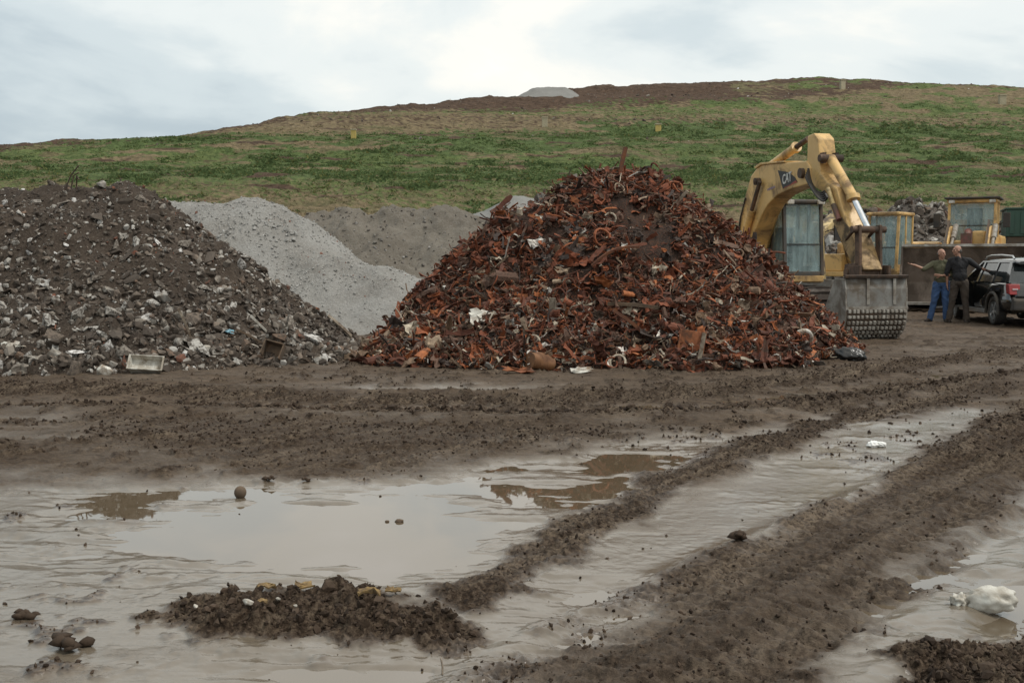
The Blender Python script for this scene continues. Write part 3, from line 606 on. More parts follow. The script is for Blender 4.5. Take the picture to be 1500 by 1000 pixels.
def align(nv, ang, tilt):
    """rotations taking local z near the surface normal, random spin, random tilt"""
    n = len(nv); z = nv + tilt[:, None] * nr.randn(n, 3); z /= np.linalg.norm(z, axis=1)[:, None]
    a = np.stack([np.cos(ang), np.sin(ang), 0 * ang], 1); x = a - z * (a * z).sum(1)[:, None]; x /= np.linalg.norm(x, axis=1)[:, None]; y = np.cross(z, x); return np.stack([x, y, z], 2)
PW = np.array([4.2] * 9 + [2.] * 3 + [1.6] * 3 + [1.5] * 7 + [3.0] * 5 + [.6] * 2 + [1.3] * 3); PW /= PW.sum()
BARE = [(SCR.hit(945, 325), .50), (SCR.hit(915, 305), .30), (SCR.hit(965, 365), .34), (SCR.hit(775, 318), .34), (SCR.hit(815, 345), .22), (SCR.hit(850, 395), .2)]
def bare_at(P): return np.min([np.linalg.norm(P - np.array(c), axis=1) / r_ for c, r_ in BARE], 0) + .35 * fbm(P[:, 0] * 3, P[:, 2] * 3, 3, 403) < 1
dark_bare_old = lambda P: fbm(P[:, 0] * .75, P[:, 2] * .9 + P[:, 1] * .3, 3, 401)
P, nv = SCR.sample(27000, -3, 6.2, 15, 21.2)
bare = bare_at(P); kp = (~bare | (nr.rand(len(P)) < .16)); P, nv = P[kp], nv[kp]; n = len(P)
P = P + nv * (.16 * nr.rand(n) - .03)[:, None]; wh = nr.choice(len(SCP), n, p=PW)
R = align(nv, nr.rand(n) * 2 * pi, .55 + .3 * nr.rand(n)); sc = .075 + .19 * nr.rand(n) ** 1.9
tn = nr.rand(n); low = P[:, 2] < .75; tn = np.where(low & (tn > .62) & (nr.rand(n) < .4), .3 + .3 * nr.rand(n), tn)
P3, n3 = SCR.sample(900, -2.6, 5.4, 15.2, 20.5, .1); k3 = ~bare_at(P3); P3, n3 = P3[k3], n3[k3]; q = len(P3); P3 = P3 + n3 * (.06 + .10 * nr.rand(q))[:, None]; w3 = nr.choice([0, 1, 2, 3, 4, 5, 6, 12, 22, 23, 24, 25, 26], q)
P = np.concatenate([P, P3]); wh = np.concatenate([wh, w3]); R = np.concatenate([R, rot_rand(q)]); sc = np.concatenate([sc, .24 + .30 * nr.rand(q) ** 2]); tn = np.concatenate([tn, nr.rand(q)])
o = link('scrap_pieces', scatter_mesh('scrap_pieces', SCP, wh, P, R, sc, tn), M['rust'], scr); o['kind'] = 'stuff'
SLAB = {'scrap_strip': ('bent rusty strip lying loose on the scrap heap face', 'scrap strip', 'rusty strips on the scrap heap'), 'angle_iron': ('twisted rusty angle iron sticking out of the scrap heap', 'angle iron', 'angle irons in the scrap heap'),
        'scrap_sheet': ('crumpled rusty sheet of metal lying on the scrap heap', 'scrap sheet', 'crumpled sheets on the scrap heap'), 'scrap_rod': ('bent rusty rod jutting from the scrap heap', 'scrap rod', 'bent rods in the scrap heap'),
        'crushed_can': ('crushed rusty can lodged in the scrap heap', 'crushed can', 'crushed cans in the scrap heap'), 'scrap_ring': ('curled rusty hoop of wire on the scrap heap', 'scrap hoop', 'curled hoops on the scrap heap')}
def place_mesh(name, me, mat, pos, Rm, s, label, cat, group=None):
    o = link(name, me, mat); o.matrix_world = Matrix.Translation(pos) @ Rm.to_4x4() @ Matrix.Diagonal((s, s, s, 1)) if not isinstance(s, (tuple, list)) else Matrix.Translation(pos) @ Rm.to_4x4() @ Matrix.Diagonal((*s, 1))
    return tag(o, label, cat, group)
SCM = []
for k, (v, f) in enumerate(SCP): SCM.append(big_mesh(SCN[k], v, f, False, {'tint': np.full(len(v), 0.0)}))
P, nv = SCR.sample(420, -2.4, 5.6, 15.2, 19.3, .08); kp = ~bare_at(P); P, nv = P[kp][:300], nv[kp][:300]; R = align(nv, nr.rand(len(P)) * 2 * pi, np.full(len(P), .5))
for i in range(len(P)):
    k = nr.choice(len(SCP), p=PW); s = .17 + .21 * nr.rand() ** 1.6; q = Vector(P[i] + nv[i] * (.05 + .13 * nr.rand())); l, c, g = SLAB[SCN[k]]
    place_mesh(SCN[k], SCM[k], M['rust'], q, Matrix(R[i].tolist()), s, l, c, g)
# ---- rubble
RUBT = [(0, (.055, .042, .032)), (.22, (.088, .070, .055)), (.38, (.15, .118, .092)), (.52, (.22, .19, .158)), (.66, (.32, .295, .26)), (.81, (.15, .10, .07)), (.865, (.40, .38, .345)), (.945, (.16, .065, .04)), (.96, (.46, .44, .41)), (.987, (.62, .60, .57))]
M['rubble'] = tint_mat('rubble_stone', RUBT, 10, .3, .85, .5, (.075, .060, .048), .42)
RBP = ROCKS + SLABS + [pipe(70, .04, .15), strip(71, .08, .03, .2), sheet(72, 1, .7, .12), sheet(73, 1, .5, .2)]
wts = np.array([3] * 8 + [1.6] * 4 + [.5, .6, .5, .4]); wts /= wts.sum()
P, nv = RUB.sample(34000, -13, -1.7, 14.4, 20.5)
dn = fbm(P[:, 0] * .5, P[:, 1] * .5 + P[:, 2] * .5, 3, 411); pr = np.clip(1.0 - .28 * P[:, 2] + .55 * dn, .14, 1); kp = nr.rand(len(P)) < pr; P, nv = P[kp], nv[kp]; n = len(P)
wh = nr.choice(len(RBP), n, p=wts); sc = .018 + .075 * nr.rand(n) ** 3.4 * (1.15 - .22 * P[:, 2]); sc = np.where(wh >= 12, sc * 2.4, sc)
P = P + nv * (sc * (.5 * nr.rand(n) - .05))[:, None]; tn = np.where((P[:, 2] < 1.3) & (nr.rand(n) < .35), .4 + .6 * nr.rand(n), nr.rand(n) * np.where(P[:, 2] > 1.2, .97, 1))
o = link('rubble_pieces', scatter_mesh('rubble_pieces', RBP, wh, P, np.where((wh < 8)[:, None, None], rot_rand(n), align(nv, nr.rand(n) * 6.28, np.full(n, .4))), sc, tn), M['rubble'], rub); o['kind'] = 'stuff'
RLAB = [('angular grey stone chunk half sunk in the rubble heap', 'stone', 'stone chunks in the rubble heap'), ('flat broken slab lying on the rubble heap', 'broken slab', 'broken slabs on the rubble heap')]
RBM = [big_mesh('stone_chunk' if k < 8 else 'flat_stone', RBP[k][0], RBP[k][1], False, {'tint': np.full(len(RBP[k][0]), 0.0)}) for k in range(12)]
P, nv = RUB.sample(3000, -9.2, -2.2, 14.6, 18.6, .06); kp = nr.rand(len(P)) < np.clip(1.0 - .27 * P[:, 2], .15, 1); P, nv = P[kp][:280], nv[kp][:280]; R = rot_rand(len(P)); R2 = align(nv, nr.rand(len(P)) * 6.28, np.full(len(P), .35))
for i in range(len(P)):
    k = nr.choice(12); s = (.075 + .085 * nr.rand() ** 1.8) * (1.1 if P[i][2] < .8 else .85); st = k < 8; l, c, g = RLAB[0 if st else 1]
    place_mesh('stone_chunk' if st else 'flat_stone', RBM[k], M['rubble'], Vector(P[i] + nv[i] * s * .25), Matrix((R if st else R2)[i].tolist()), s * (1 if st else 1.35), l, c, g)
# small stones on the gravel heaps and the far debris heap
for hp_, ob, n, box, s0, s1, nm, mt in ((GRA, gra, 16000, (-12, .5, 21.5, 28), .012, .045, 'pebbles', 'rubble_g'), (BRN, brn, 5000, (-10, 3, 29, 34.5), .015, .07, 'pebbles', 'rubble_b'), (DEB, deb, 5200, (8, 26, 37, 44.5), .05, .28, 'debris_pieces', 'rubble')):
    if mt == 'rubble_g': M[mt] = tint_mat('gravel_stone', [(0, (.28, .27, .25)), (.4, (.36, .35, .33)), (.8, (.24, .23, .21)), (.93, (.36, .35, .33)), (.975, (.20, .10, .07))], 12, .25)
    if mt == 'rubble_b': M[mt] = tint_mat('brown_gravel_stone', [(0, (.13, .115, .10)), (.4, (.18, .165, .145)), (.75, (.10, .085, .07)), (.9, (.3, .28, .26))], 12, .25)
    P, nv = hp_.sample(n, *box); kc = fbm(P[:, 0] * .7, P[:, 1] * .7 + P[:, 2], 4, 421) + .9 * nr.rand(len(P)) > (.35 if hp_ is not DEB else -9); P, nv = P[kc], nv[kc]; m_ = len(P); sc = s0 + (s1 - s0) * nr.rand(m_) ** 3.5; wh = nr.randint(0, 12, m_)
    tt = nr.rand(m_)
    if hp_ is GRA:
        cpt = np.array(GRA.hit(385, 345, 22)); dd = np.linalg.norm((P - cpt) * np.array([.6, 1, 1.3]), axis=1); rd = (dd < .55) & (nr.rand(m_) < .5); tt = np.where(rd, .98, tt); sc = np.where(rd, sc * 2.2, sc)
    o = link(nm, scatter_mesh(nm, ROCKS + SLABS, wh, P + nv * (sc * .3)[:, None], rot_rand(m_), sc, tt), M[mt], ob); o['kind'] = 'stuff'
# ---- mud clods strewn over the churned tracks
N = 150000; yy = 3.6 + 15 * nr.rand(N) ** 1.7; xx = (nr.rand(N) * 2 - 1) * yy * .62; zz, ww, cc = ground(xx, yy)
kp = nr.rand(N) < np.where(cc > .35, cc * (.22 + .5 * sstep(8, 10, yy) + .5 * (cc > .985) * (yy < 6.2)), .003 + .02 * sstep(8, 10, yy)) * np.where(zz < -.01, .15, 1); xx, yy, zz, cc = xx[kp], yy[kp], zz[kp], cc[kp]; N = len(xx)
CLD = []
for s in range(6):
    v = IC1[0].copy(); r = np.random.RandomState(s); v *= (1 + .35 * r.randn(len(v), 1) * .6); v *= np.array([1, .8, .5]); CLD.append((v, IC1[1]))
sc = (.004 + .012 * nr.rand(N) ** 3 + .016 * sstep(7.5, 10, yy) * nr.rand(N) ** 3) * (1 + 1.3 * (cc > .97) * (nr.rand(N) < .25))
t = NT('mud_clod'); c = t.ramp(t.attr('tint'), [(0, (.022, .0145, .010)), (.5, (.046, .031, .021)), (1, (.082, .057, .040))]); t.bump(t.noise(50, 4), .5, .01); M['clod'] = t.set(Base_Color=c, Roughness=.8, Specular_IOR_Level=.15)
print('clods', N)
tag(link('mud_clods', scatter_mesh('mud_clods', CLD, nr.randint(0, 6, N), np.stack([xx, yy, zz + sc * .15], 1), rot_rand(N), sc, nr.rand(N), False), M['clod']), kind='stuff')
# ---------------------------------------------------------------- excavator
TH = radians(12); hd = Vector((sin(TH), -cos(TH), 0)); lf = Vector((cos(TH), sin(TH), 0))
bp_ = gnd(1276, 497, .03); EXC = Vector((bp_.x, bp_.y, 0)) - hd * 6.0; EXC.z = .02
def sz(px, py, o):
    r = ray(px, py); A = Matrix(((r.x, -hd.x), (r.y, -hd.y))); b = Vector((EXC.x + o * lf.x, EXC.y + o * lf.y)); k, s = A.inverted() @ b
    return (s, CH + k * r.z - EXC.z)
def sv(u, v, w): return (u, w, v)          # side-plane polygon (forward, up) with lateral w
ex = empty('excavator', EXC, atan2(hd.y, hd.x), 'large yellow excavator with raised arm and wide bucket parked behind the scrap heap', 'excavator')
def ybox(name, b, mat, par, bev=.03): return MB().bx(*b).build(name, mat, par, bev)
def crawler(par, y0, y1, x0, x1, hgt=.92):
    """one crawler track: shoes, frame, idler, sprocket, rollers"""
    m = MB(); r = hgt / 2 - .05; ym = (y0 + y1) / 2; L = x1 - x0 - 2 * r - .1; per = 2 * L + 2 * pi * r; n = int(per / .19)
    for i in range(n):
        d = per * i / n
        if d < L: p = (x0 + r + .05 + d, r * 2 + .05, 0)
        elif d < L + pi * r: a = (d - L) / r; p = (x1 - r - .05 + r * sin(a), r + .05 + r * cos(a), a)
        elif d < 2 * L + pi * r: p = (x1 - r - .05 - (d - L - pi * r), .05, pi)
        else: a = (d - 2 * L - pi * r) / r; p = (x0 + r + .05 - r * sin(a), r + .05 - r * cos(a), pi + a)
        R = Matrix.Rotation(p[2], 3, 'Y'); m.box((p[0], ym, p[1]), (.175, y1 - y0, .035), R); m.box(Vector((p[0], ym, p[1])) + R @ Vector((.06, 0, .03)), (.03, y1 - y0, .045), R)
    tr = m.build('track', M['track'], par)
    MB().bx(x0 + .45, x1 - .45, ym - .16, ym + .16, .22, hgt - .24).build('track_frame', M['dark_steel'], tr, .04)
    MB().cyl((x1 - r - .05, ym - .12, r + .05), (x1 - r - .05, ym + .12, r + .05), r - .04, n=20).cyl((x1 - r - .05, y0 + .1, r + .05), (x1 - r - .05, y1 - .1, r + .05), .12).build('idler', M['dark_steel'], tr)
    MB().cyl((x0 + r + .05, ym - .12, r + .05), (x0 + r + .05, ym + .12, r + .05), r - .04, n=14).cyl((x0 + r + .05, y0 + .05, r + .05), (x0 + r + .05, y1 - .05, r + .05), .17).build('sprocket', M['dark_steel'], tr)
    m = MB()
    for i in range(6): xx = x0 + .7 + i * (x1 - x0 - 1.4) / 5; m.cyl((xx, ym - .2, .17), (xx, ym + .2, .17), .1)
    m.build('rollers', M['dark_steel'], tr)
crawler(ex, .82, 1.42, -2.05, 2.05); crawler(ex, -1.42, -.82, -2.05, 2.05)
MB().bx(-.9, .9, -.85, .85, .45, .78).cyl((0, 0, .7), (0, 0, 1.02), .62, n=24).build('undercarriage', M['dark_steel'], ex, .04)
MB().bx(-2.4, 1.42, -1.35, 1.38, 1.0, 1.16).build('platform', M['yellow'], ex, .03)
MB().prism([(-2.35, 1.17), (.05, 1.17), (.05, 2.1), (-.1, 2.2), (-2.35, 2.2)], sv, -1.33, 1.33).build('engine_housing', M['yellow'], ex, .06)
MB().prism([(-2.75, 1.0), (-2.37, 1.0), (-2.37, 2.25), (-2.65, 2.25), (-2.95, 1.9), (-2.95, 1.15)], sv, -1.33, 1.33).build('counterweight', M['yellow'], ex, .12, 3)
ybox('tool_box', (.07, 1.35, -1.33, -.5, 1.17, 1.85), M['yellow'], ex, .05)
m = MB().tube([(.2, -1.25, 1.85), (.2, -1.25, 2.5), (1.2, -1.25, 2.4), (1.25, -1.25, 1.86)], .02).tube([(.2, -1.25, 2.2), (1.22, -1.25, 2.15)], .018); m.build('handrail', M['yellow'], ex)
MB().cyl((-1.6, -.6, 2.2), (-1.6, -.6, 2.75), .07).build('exhaust', M['dark_steel'], ex)
def cab(par, x0, x1, y0, y1, z0, z1, paint, lamp=True, slope=.14):
    """cab with posts, panes, roof, seat; front is +x"""
    c = MB(); p = .08; zb = z0 + .30; w = y1 - y0
    for yy in (y0, y1 - p):
        c.add([(x1 - p, yy, z0), (x1, yy, z0), (x1, yy + p, z0), (x1 - p, yy + p, z0), (x1 - p - slope, yy, z1), (x1 - slope, yy, z1), (x1 - slope, yy + p, z1), (x1 - p - slope, yy + p, z1)], [(0, 1, 2, 3), (4, 5, 6, 7), (0, 1, 5, 4), (1, 2, 6, 5), (2, 3, 7, 6), (3, 0, 4, 7)])
        c.bx(x0, x0 + p, yy, yy + p, z0, z1); xm = (x0 + x1) / 2 - .1; c.bx(xm, xm + .07, yy + .003, yy + p - .003, zb, z1)
        c.bx(x0 + p, x1 - p - .01, yy + .004, yy + p - .004, z0, z0 + .22)
    c.bx(x1 - p + .003, x1 - .015, y0 + p, y1 - p, z0 - .003, z0 + .1); c.bx(x0 + .004, x0 + p - .004, y0 + p, y1 - p, z0, z0 + .8)
    cb = c.build('cab', paint, par, .015)
    MB().bx(x0 - .04, x1 - slope + .10, y0 - .03, y1 + .03, z1, z1 + .10).build('roof', paint, cb, .04)
    g = MB(); d = .012; ys, ye = y0 + p, y1 - p; xf = lambda z: x1 - .03 - slope * (z - z0) / (z1 - z0); zm = z0 + .1 + (z1 - z0 - .1) * .40
    for a, b in ((z0 + .1, zm - .012), (zm + .012, z1 - .01)):
        g.add([(xf(a), ys, a), (xf(a), ye, a), (xf(b), ye, b), (xf(b), ys, b), (xf(a) - d, ys, a), (xf(a) - d, ye, a), (xf(b) - d, ye, b), (xf(b) - d, ys, b)], [(0, 1, 2, 3), (4, 5, 6, 7), (0, 1, 5, 4), (1, 2, 6, 5), (2, 3, 7, 6), (3, 0, 4, 7)])
    g.build('windscreen', M['cab_glass'], cb); MB().box((xf(zm) + .004, (ys + ye) / 2, zm), (.03, ye - ys, .024)).build('glazing_bar', M['black'], cb)
    for yy in (y0 + .03, y1 - .042): MB().bx(x0 + p, xm, yy, yy + d, z0 + .22, z1 - .01).bx(xm + .07, x1 - p - slope * .6, yy, yy + d, z0 + .22, z1 - .01).build('side_window', M['cab_glass'], cb)
    MB().bx(x0 + .03, x0 + .042, ys, ye, z0 + .8, z1 - .01).build('rear_window', M['cab_glass'], cb)
    sx = x0 + .25; ym = (y0 + y1) / 2
    MB().bx(sx, sx + .48, ym - .24, ym + .24, z0 + .38, z0 + .52).bx(sx - .02, sx + .1, ym - .23, ym + .23, z0 + .52, z0 + 1.15).bx(sx + .1, sx + .35, ym - .15, ym + .15, z0 + .02, z0 + .38).build('seat', M['interior'], cb, .04)
    MB().bx(x1 - .42, x1 - .2, ym - .07, ym + .07, z0 + .02, z0 + .75).cyl((x1 - .4, y0 + .2, z0), (x1 - .45, y0 + .2, z0 + .7), .025).build('console', M['interior'], cb, .02)
    if lamp:
        for yy in (y0 + .12, y1 - .12): MB().bx(x1 - slope + .1, x1 - slope + .17, yy - .09, yy + .09, z1 - .02, z1 + .08).build('work_lamp', M['white_enamel'], cb, .02)
    return cb
M['cab_paint'] = simple('dark_grey_cab_paint', (.055, .052, .047), (.08, .075, .066), .5, dirt=DIRT, scale=4)
ec = cab(ex, .12, 1.50, .34, 1.36, 1.17, 2.86, M['cab_paint'])
MB().tube([(1.42, 1.4, 2.2), (1.6, 1.62, 2.3), (1.6, 1.62, 2.0)], .014).bx(1.58, 1.63, 1.54, 1.74, 2.0, 2.36).build('mirror', M['black'], ex)
ybox('cab_sill', (1.425, 1.52, .40, 1.34, 1.02, 1.165), M['yellow'], ex, .02)
# boom (right face traced on its own plane, then given its real width)
WB = .22
bo = [sz(a, b, -WB) for a, b in [(1077, 385), (1078, 352), (1081, 336), (1092, 285), (1100, 258), (1108, 247), (1116, 241.5), (1148, 238.5), (1181, 235.5), (1187, 246), (1187, 262), (1182, 270), (1157, 277), (1138, 286), (1124, 300), (1114, 318), (1106, 338), (1100, 358), (1096, 385)]]
boom = MB().prism(bo, sv, -WB, WB).build('boom', M['yellow'], ex, .03)
m = MB().prism([sz(a, b, -WB) for a, b in [(1108, 247), (1116, 241.5), (1150, 238), (1150, 235.5), (1115, 238.5), (1106, 245)]], sv, -WB - .03, WB + .03); m.build('boom_top_plate', M['yellow'], boom, .01)
ct = sz(1113, 266, -WB); MB().cyl((ct[0], -WB - .13, ct[1]), (ct[0], WB + .13, ct[1]), .085, n=16).cyl((ct[0], -WB - .15, ct[1]), (ct[0], WB + .15, ct[1]), .04).build('boom_pin', M['brown_steel'], boom)
for sgn in (-1, 1):
    y = sgn * (WB + .09); a = sz(1113, 266, -WB - .09); b = sz(1095, 330, -WB - .09); bb = (b[0] + (b[0] - a[0]) * .9, b[1] + (b[1] - a[1]) * .9)
    mid = ((a[0] * .35 + b[0] * .65), (a[1] * .35 + b[1] * .65)); m = MB().cyl((mid[0], y, mid[1]), (bb[0], y, bb[1]), .085, n=14); cy = m.build('boom_cylinder', M['yellow'], ex)
    MB().cyl((a[0], y, a[1]), (mid[0], y, mid[1]), .05, n=12).build('rod', M['brown_steel'], cy)
# stick cylinder over the boom
a = sz(1131, 240, 0); b = sz(1166, 216, 0); c_ = sz(1184, 203, 0); a2 = (a[0] + .02, a[1] - .02)
cy = MB().cyl((a2[0], 0, a2[1]), (b[0], 0, b[1]), .10, n=16).cyl((b[0] - .04, 0, b[1] - .02), (b[0] + .03, 0, b[1] + .015), .125, n=16).build('stick_cylinder', M['yellow'], ex)
MB().cyl((b[0], 0, b[1]), (c_[0], 0, c_[1]), .06, n=12).build('rod', M['brown_steel'], cy); MB().bx(a2[0] - .10, a2[0] + .10, -.12, .12, a2[1] - .18, a2[1] + .02).build('cylinder_bracket', M['brown_steel'], cy, .02)
# stick
WS = .19; back = [sz(px, py, -WS) for px, py in [(1183, 199), (1182, 232), (1183, 262), (1196, 276), (1210, 284), (1220, 315), (1232, 345), (1246, 378), (1255, 402)]]
tk = [.46, .54, .54, .46, .42, .38, .34, .30, .26]; stick_poly = back + [(back[i][0] + tk[i], back[i][1] + .10) for i in range(8, 0, -1)] + [(back[0][0] + .46, back[0][1] - .10), (back[0][0] + .26, back[0][1] + .03)]
stick = MB().prism(stick_poly, sv, -WS, WS).build('stick', M['yellow'], ex, .03)
M['grimy_yellow'] = simple('grimy_yellow_steel', (.42, .27, .11), (.30, .19, .085), .6, dirt=(.10, .07, .04), dirt_amt=.43, scale=5)
MB().prism([(back[5][0] - .012, back[5][1] - .1), (back[8][0] - .012, back[8][1]), (back[8][0] + .275, back[8][1] + .1), (back[7][0] + .315, back[7][1] + .11), (back[6][0] + .355, back[6][1] + .11), (back[5][0] + .39, back[5][1] - .05)], sv, -WS - .012, WS + .012).build('stick_end', M['grimy_yellow'], stick, .02)
jn = sz(1190, 254, 0); MB().cyl((jn[0], -.30, jn[1]), (jn[0], .30, jn[1]), .11, n=16).build('elbow_pin', M['dark_steel'], stick)
# bucket cylinder on the stick's front
q0 = sz(1213, 234, 0); q1 = sz(1246, 289, 0); q2 = sz(1266, 328, 0)
def fwd(q, d): return (q[0] + d, q[1])
A_, B_, C_2 = [sz(px, py, .0) for px, py in ((1217, 232), (1250, 290), (1272, 336))]
cy = MB().cyl((A_[0], 0, A_[1]), (B_[0], 0, B_[1]), .105, n=16).cyl((B_[0] - .02, 0, B_[1] + .05), (B_[0] + .02, 0, B_[1] - .04), .135, n=16).build('bucket_cylinder', M['yellow'], ex)
MB().cyl((B_[0], 0, B_[1]), (C_2[0], 0, C_2[1]), .062, n=14).build('rod', M['chrome'], cy)
MB().cyl((A_[0], -.26, A_[1]), (A_[0], .26, A_[1]), .08).bx(A_[0] - .30, A_[0] + .02, -.17, -.11, A_[1] - .1, A_[1] + .12).bx(A_[0] - .30, A_[0] + .02, .11, .17, A_[1] - .1, A_[1] + .12).build('cylinder_bracket', M['brown_steel'], cy)
# side hydraulic cylinder and hoses on the stick
h0, h1, h2 = sz(1213, 276, -WS - .06), sz(1221, 300, -WS - .06), sz(1229, 322, -WS - .06)
cy = MB().cyl((h0[0], -WS - .06, h0[1]), (h1[0], -WS - .06, h1[1]), .045).build('side_pipe', M['pale_yellow'], stick); MB().cyl((h1[0], -WS - .06, h1[1]), (h2[0], -WS - .06, h2[1]), .055).build('pipe_joint', M['red'], cy)
hs = MB()
for k in range(5):
    o = -WB - .05 - .035 * k; P0 = sz(1184 - k, 247 + 3 * k, o); P1 = sz(1187 + 2 * k, 275 + 4 * k, o); P2 = sz(1200 + 2 * k, 289 + 3.5 * k, o); P3 = sz(1208 + k, 280 + 2 * k, o)
    pts = []
    for i in range(11):
        t_ = i / 10; w = [(1 - t_) ** 3, 3 * t_ * (1 - t_) ** 2, 3 * t_ * t_ * (1 - t_), t_ ** 3]; pts.append((sum(a * b[0] for a, b in zip(w, (P0, P1, P2, P3))), o, sum(a * b[1] for a, b in zip(w, (P0, P1, P2, P3)))))
    hs.tube(pts, .024, 7)
hs.build('hoses', M['black'], ex)
m = MB()
for o, d in ((-WB - .03, 0), (-WB - .03, 7)): m.tube([(*[sz(1081 - 2 + d * .2, 352, o)[0]], o, sz(1081, 352, o)[1]), (sz(1085, 318, o)[0], o, sz(1083 + d * .2, 318, o)[1]), (sz(1092, 288, o)[0], o, sz(1092, 290, o)[1])], .022, 6)
m.build('boom_hoses', M['black'], boom)
# decal on the boom's flank
pl_ = [sz(a, b, -WB) for a, b in [(1139.5, 249.5), (1156, 252.5), (1165, 260), (1168.5, 266.5), (1147, 276.5)]]
M['decal_black'] = simple('black_decal', (.012, .011, .011), (.02, .018, .017), .45, bump=0); M['decal_white'] = simple('white_decal', (.66, .65, .60), (.5, .48, .43), .5, bump=0, scale=20); M['decal_red'] = simple('red_decal', (.35, .06, .03), rough=.5, bump=0); M['decal_blue'] = simple('faded_blue_decal', (.22, .17, .30), (.30, .22, .18), .6, bump=0, scale=30)
dec = MB().prism(pl_, sv, -WB - .006, -WB - .002).build('emblem_panel', M['decal_black'], boom)
MB().prism([sz(a, b, -WB) for a, b in [(1148, 276.2), (1168, 267.2), (1165.5, 264.2), (1158, 270.5), (1151, 273.5)]], sv, -WB - .009, -WB - .0065).build('emblem_stripe', M['decal_red'], dec)
tm = text_mesh('CAT', 1.0, .004, .18); tl = link('lettering', tm, M['decal_white'], dec)
e0 = Vector(sz(1146.5, 264.5, -WB)); e1 = Vector(sz(1159.5, 259, -WB)); eh = Vector(sz(1152, 269.5, -WB)) - Vector(sz(1151, 254.5, -WB)); dx = e1 - e0; cc_ = (e0 + e1) / 2
bxs = [v.co for v in tm.vertices]; w_ = max(v.x for v in bxs) - min(v.x for v in bxs); h_ = max(v.y for v in bxs) - min(v.y for v in bxs)
ux = Vector((dx.x, 0, dx.y)) / w_ * 1.05; uy = Vector((-eh.x, 0, -eh.y)) / h_ * .95; 
for v in tm.vertices: x_, y_, z_ = v.co; v.co = Vector((cc_.x, -WB - .0105, cc_.y)) + ux * x_ + uy * y_ + Vector((0, -z_, 0))
m = MB()
for k in range(5):
    px = 1124.5 + k * 2.3; m.prism([sz(a, b, -WB) for a, b in [(px, 276.5 - k * .9), (px + 1.6, 275.8 - k * .9), (px + 1.4, 279 - k * .9), (px - .2, 279.8 - k * .9)]], sv, -WB - .006, -WB - .002)
m.build('model_mark', M['decal_blue'], boom)
# quick coupler, link and bucket
BW = .66; tip = sz(1262, 399, 0); SB = 6.15
Z0 = .03; lk = sz(1284, 352, 0)
MB().prism([(tip[0] - .22, tip[1] + .16), (tip[0] + .3, tip[1] + .2), (tip[0] + .36, tip[1] - .12), (tip[0] + .28, 1.22), (tip[0] - .28, 1.22)], sv, -.25, .25).cyl((tip[0] + .02, -.36, tip[1]), (tip[0] + .02, .36, tip[1]), .085, n=14).cyl((tip[0] + .28, -.33, tip[1] - .1), (tip[0] + .28, .33, tip[1] - .1), .075, n=14).build('coupler', M['brown_steel'], ex, .02)
m = MB()
for y in (-.25, .19):
    m.prism([(C_2[0] - .09, C_2[1] + .07), (C_2[0] + .09, C_2[1] + .09), (tip[0] + .36, tip[1] - .05), (tip[0] + .2, tip[1] - .14)], sv, y, y + .06)
    m.prism([(C_2[0] - .08, C_2[1] - .06), (C_2[0] + .05, C_2[1] + .08), (back[6][0] + .5, back[6][1] + .02), (back[6][0] + .36, back[6][1] - .12)], sv, y - .065, y - .005)
m.cyl((C_2[0], -.36, C_2[1]), (C_2[0], .36, C_2[1]), .07, n=14).build('bucket_link', M['brown_steel'], ex, .015)
up = [(SB - .04, 1.20), (SB + .01, 1.0), (SB + .03, .64)]; lo = [(SB + .03, .62), (SB + .025, .42), (SB - .03, .24), (SB - .14, .11), (SB - .32, Z0), (SB - .62, Z0)]
def shell(pts, th): return pts + [(x - th * .8, z + th * .35) for x, z in pts[::-1]]
bk = MB().prism(shell(up, .05), sv, -BW + .03, BW - .03).build('bucket', M['grey_steel'], ex, .008)
MB().prism(shell(lo, .05), sv, -BW + .03, BW - .03).build('bucket_floor', M['dark_steel'], bk)
side = up + lo + [(SB - .95, .16), (SB - .88, .45), (SB - .55, 1.0), (SB - .42, 1.20)]
for y in (-BW, BW - .03): MB().prism(side, sv, y, y + .03).build('side_plate', M['light_steel'], bk, .008)
MB().prism([(SB - .06, 1.205), (SB + .04, 1.205), (SB + .055, 1.26), (SB - .05, 1.27)], sv, -BW, BW).bx(SB - .5, SB - .06, -.34, -.28, 1.1, 1.45).bx(SB - .5, SB - .06, .28, .34, 1.1, 1.45).build('bucket_top_bar', M['brown_steel'], bk, .01)
MB().prism([(SB + .012, 1.2), (SB + .025, 1.2), (SB + .04, .7), (SB + .03, .7)], sv, -.22, -.16).prism([(SB + .012, 1.2), (SB + .025, 1.2), (SB + .04, .7), (SB + .03, .7)], sv, .34, .40).prism([(SB + .03, .66), (SB + .045, .66), (SB + .045, .60), (SB + .03, .60)], sv, -BW, BW).build('wear_strip', M['light_steel'], bk)
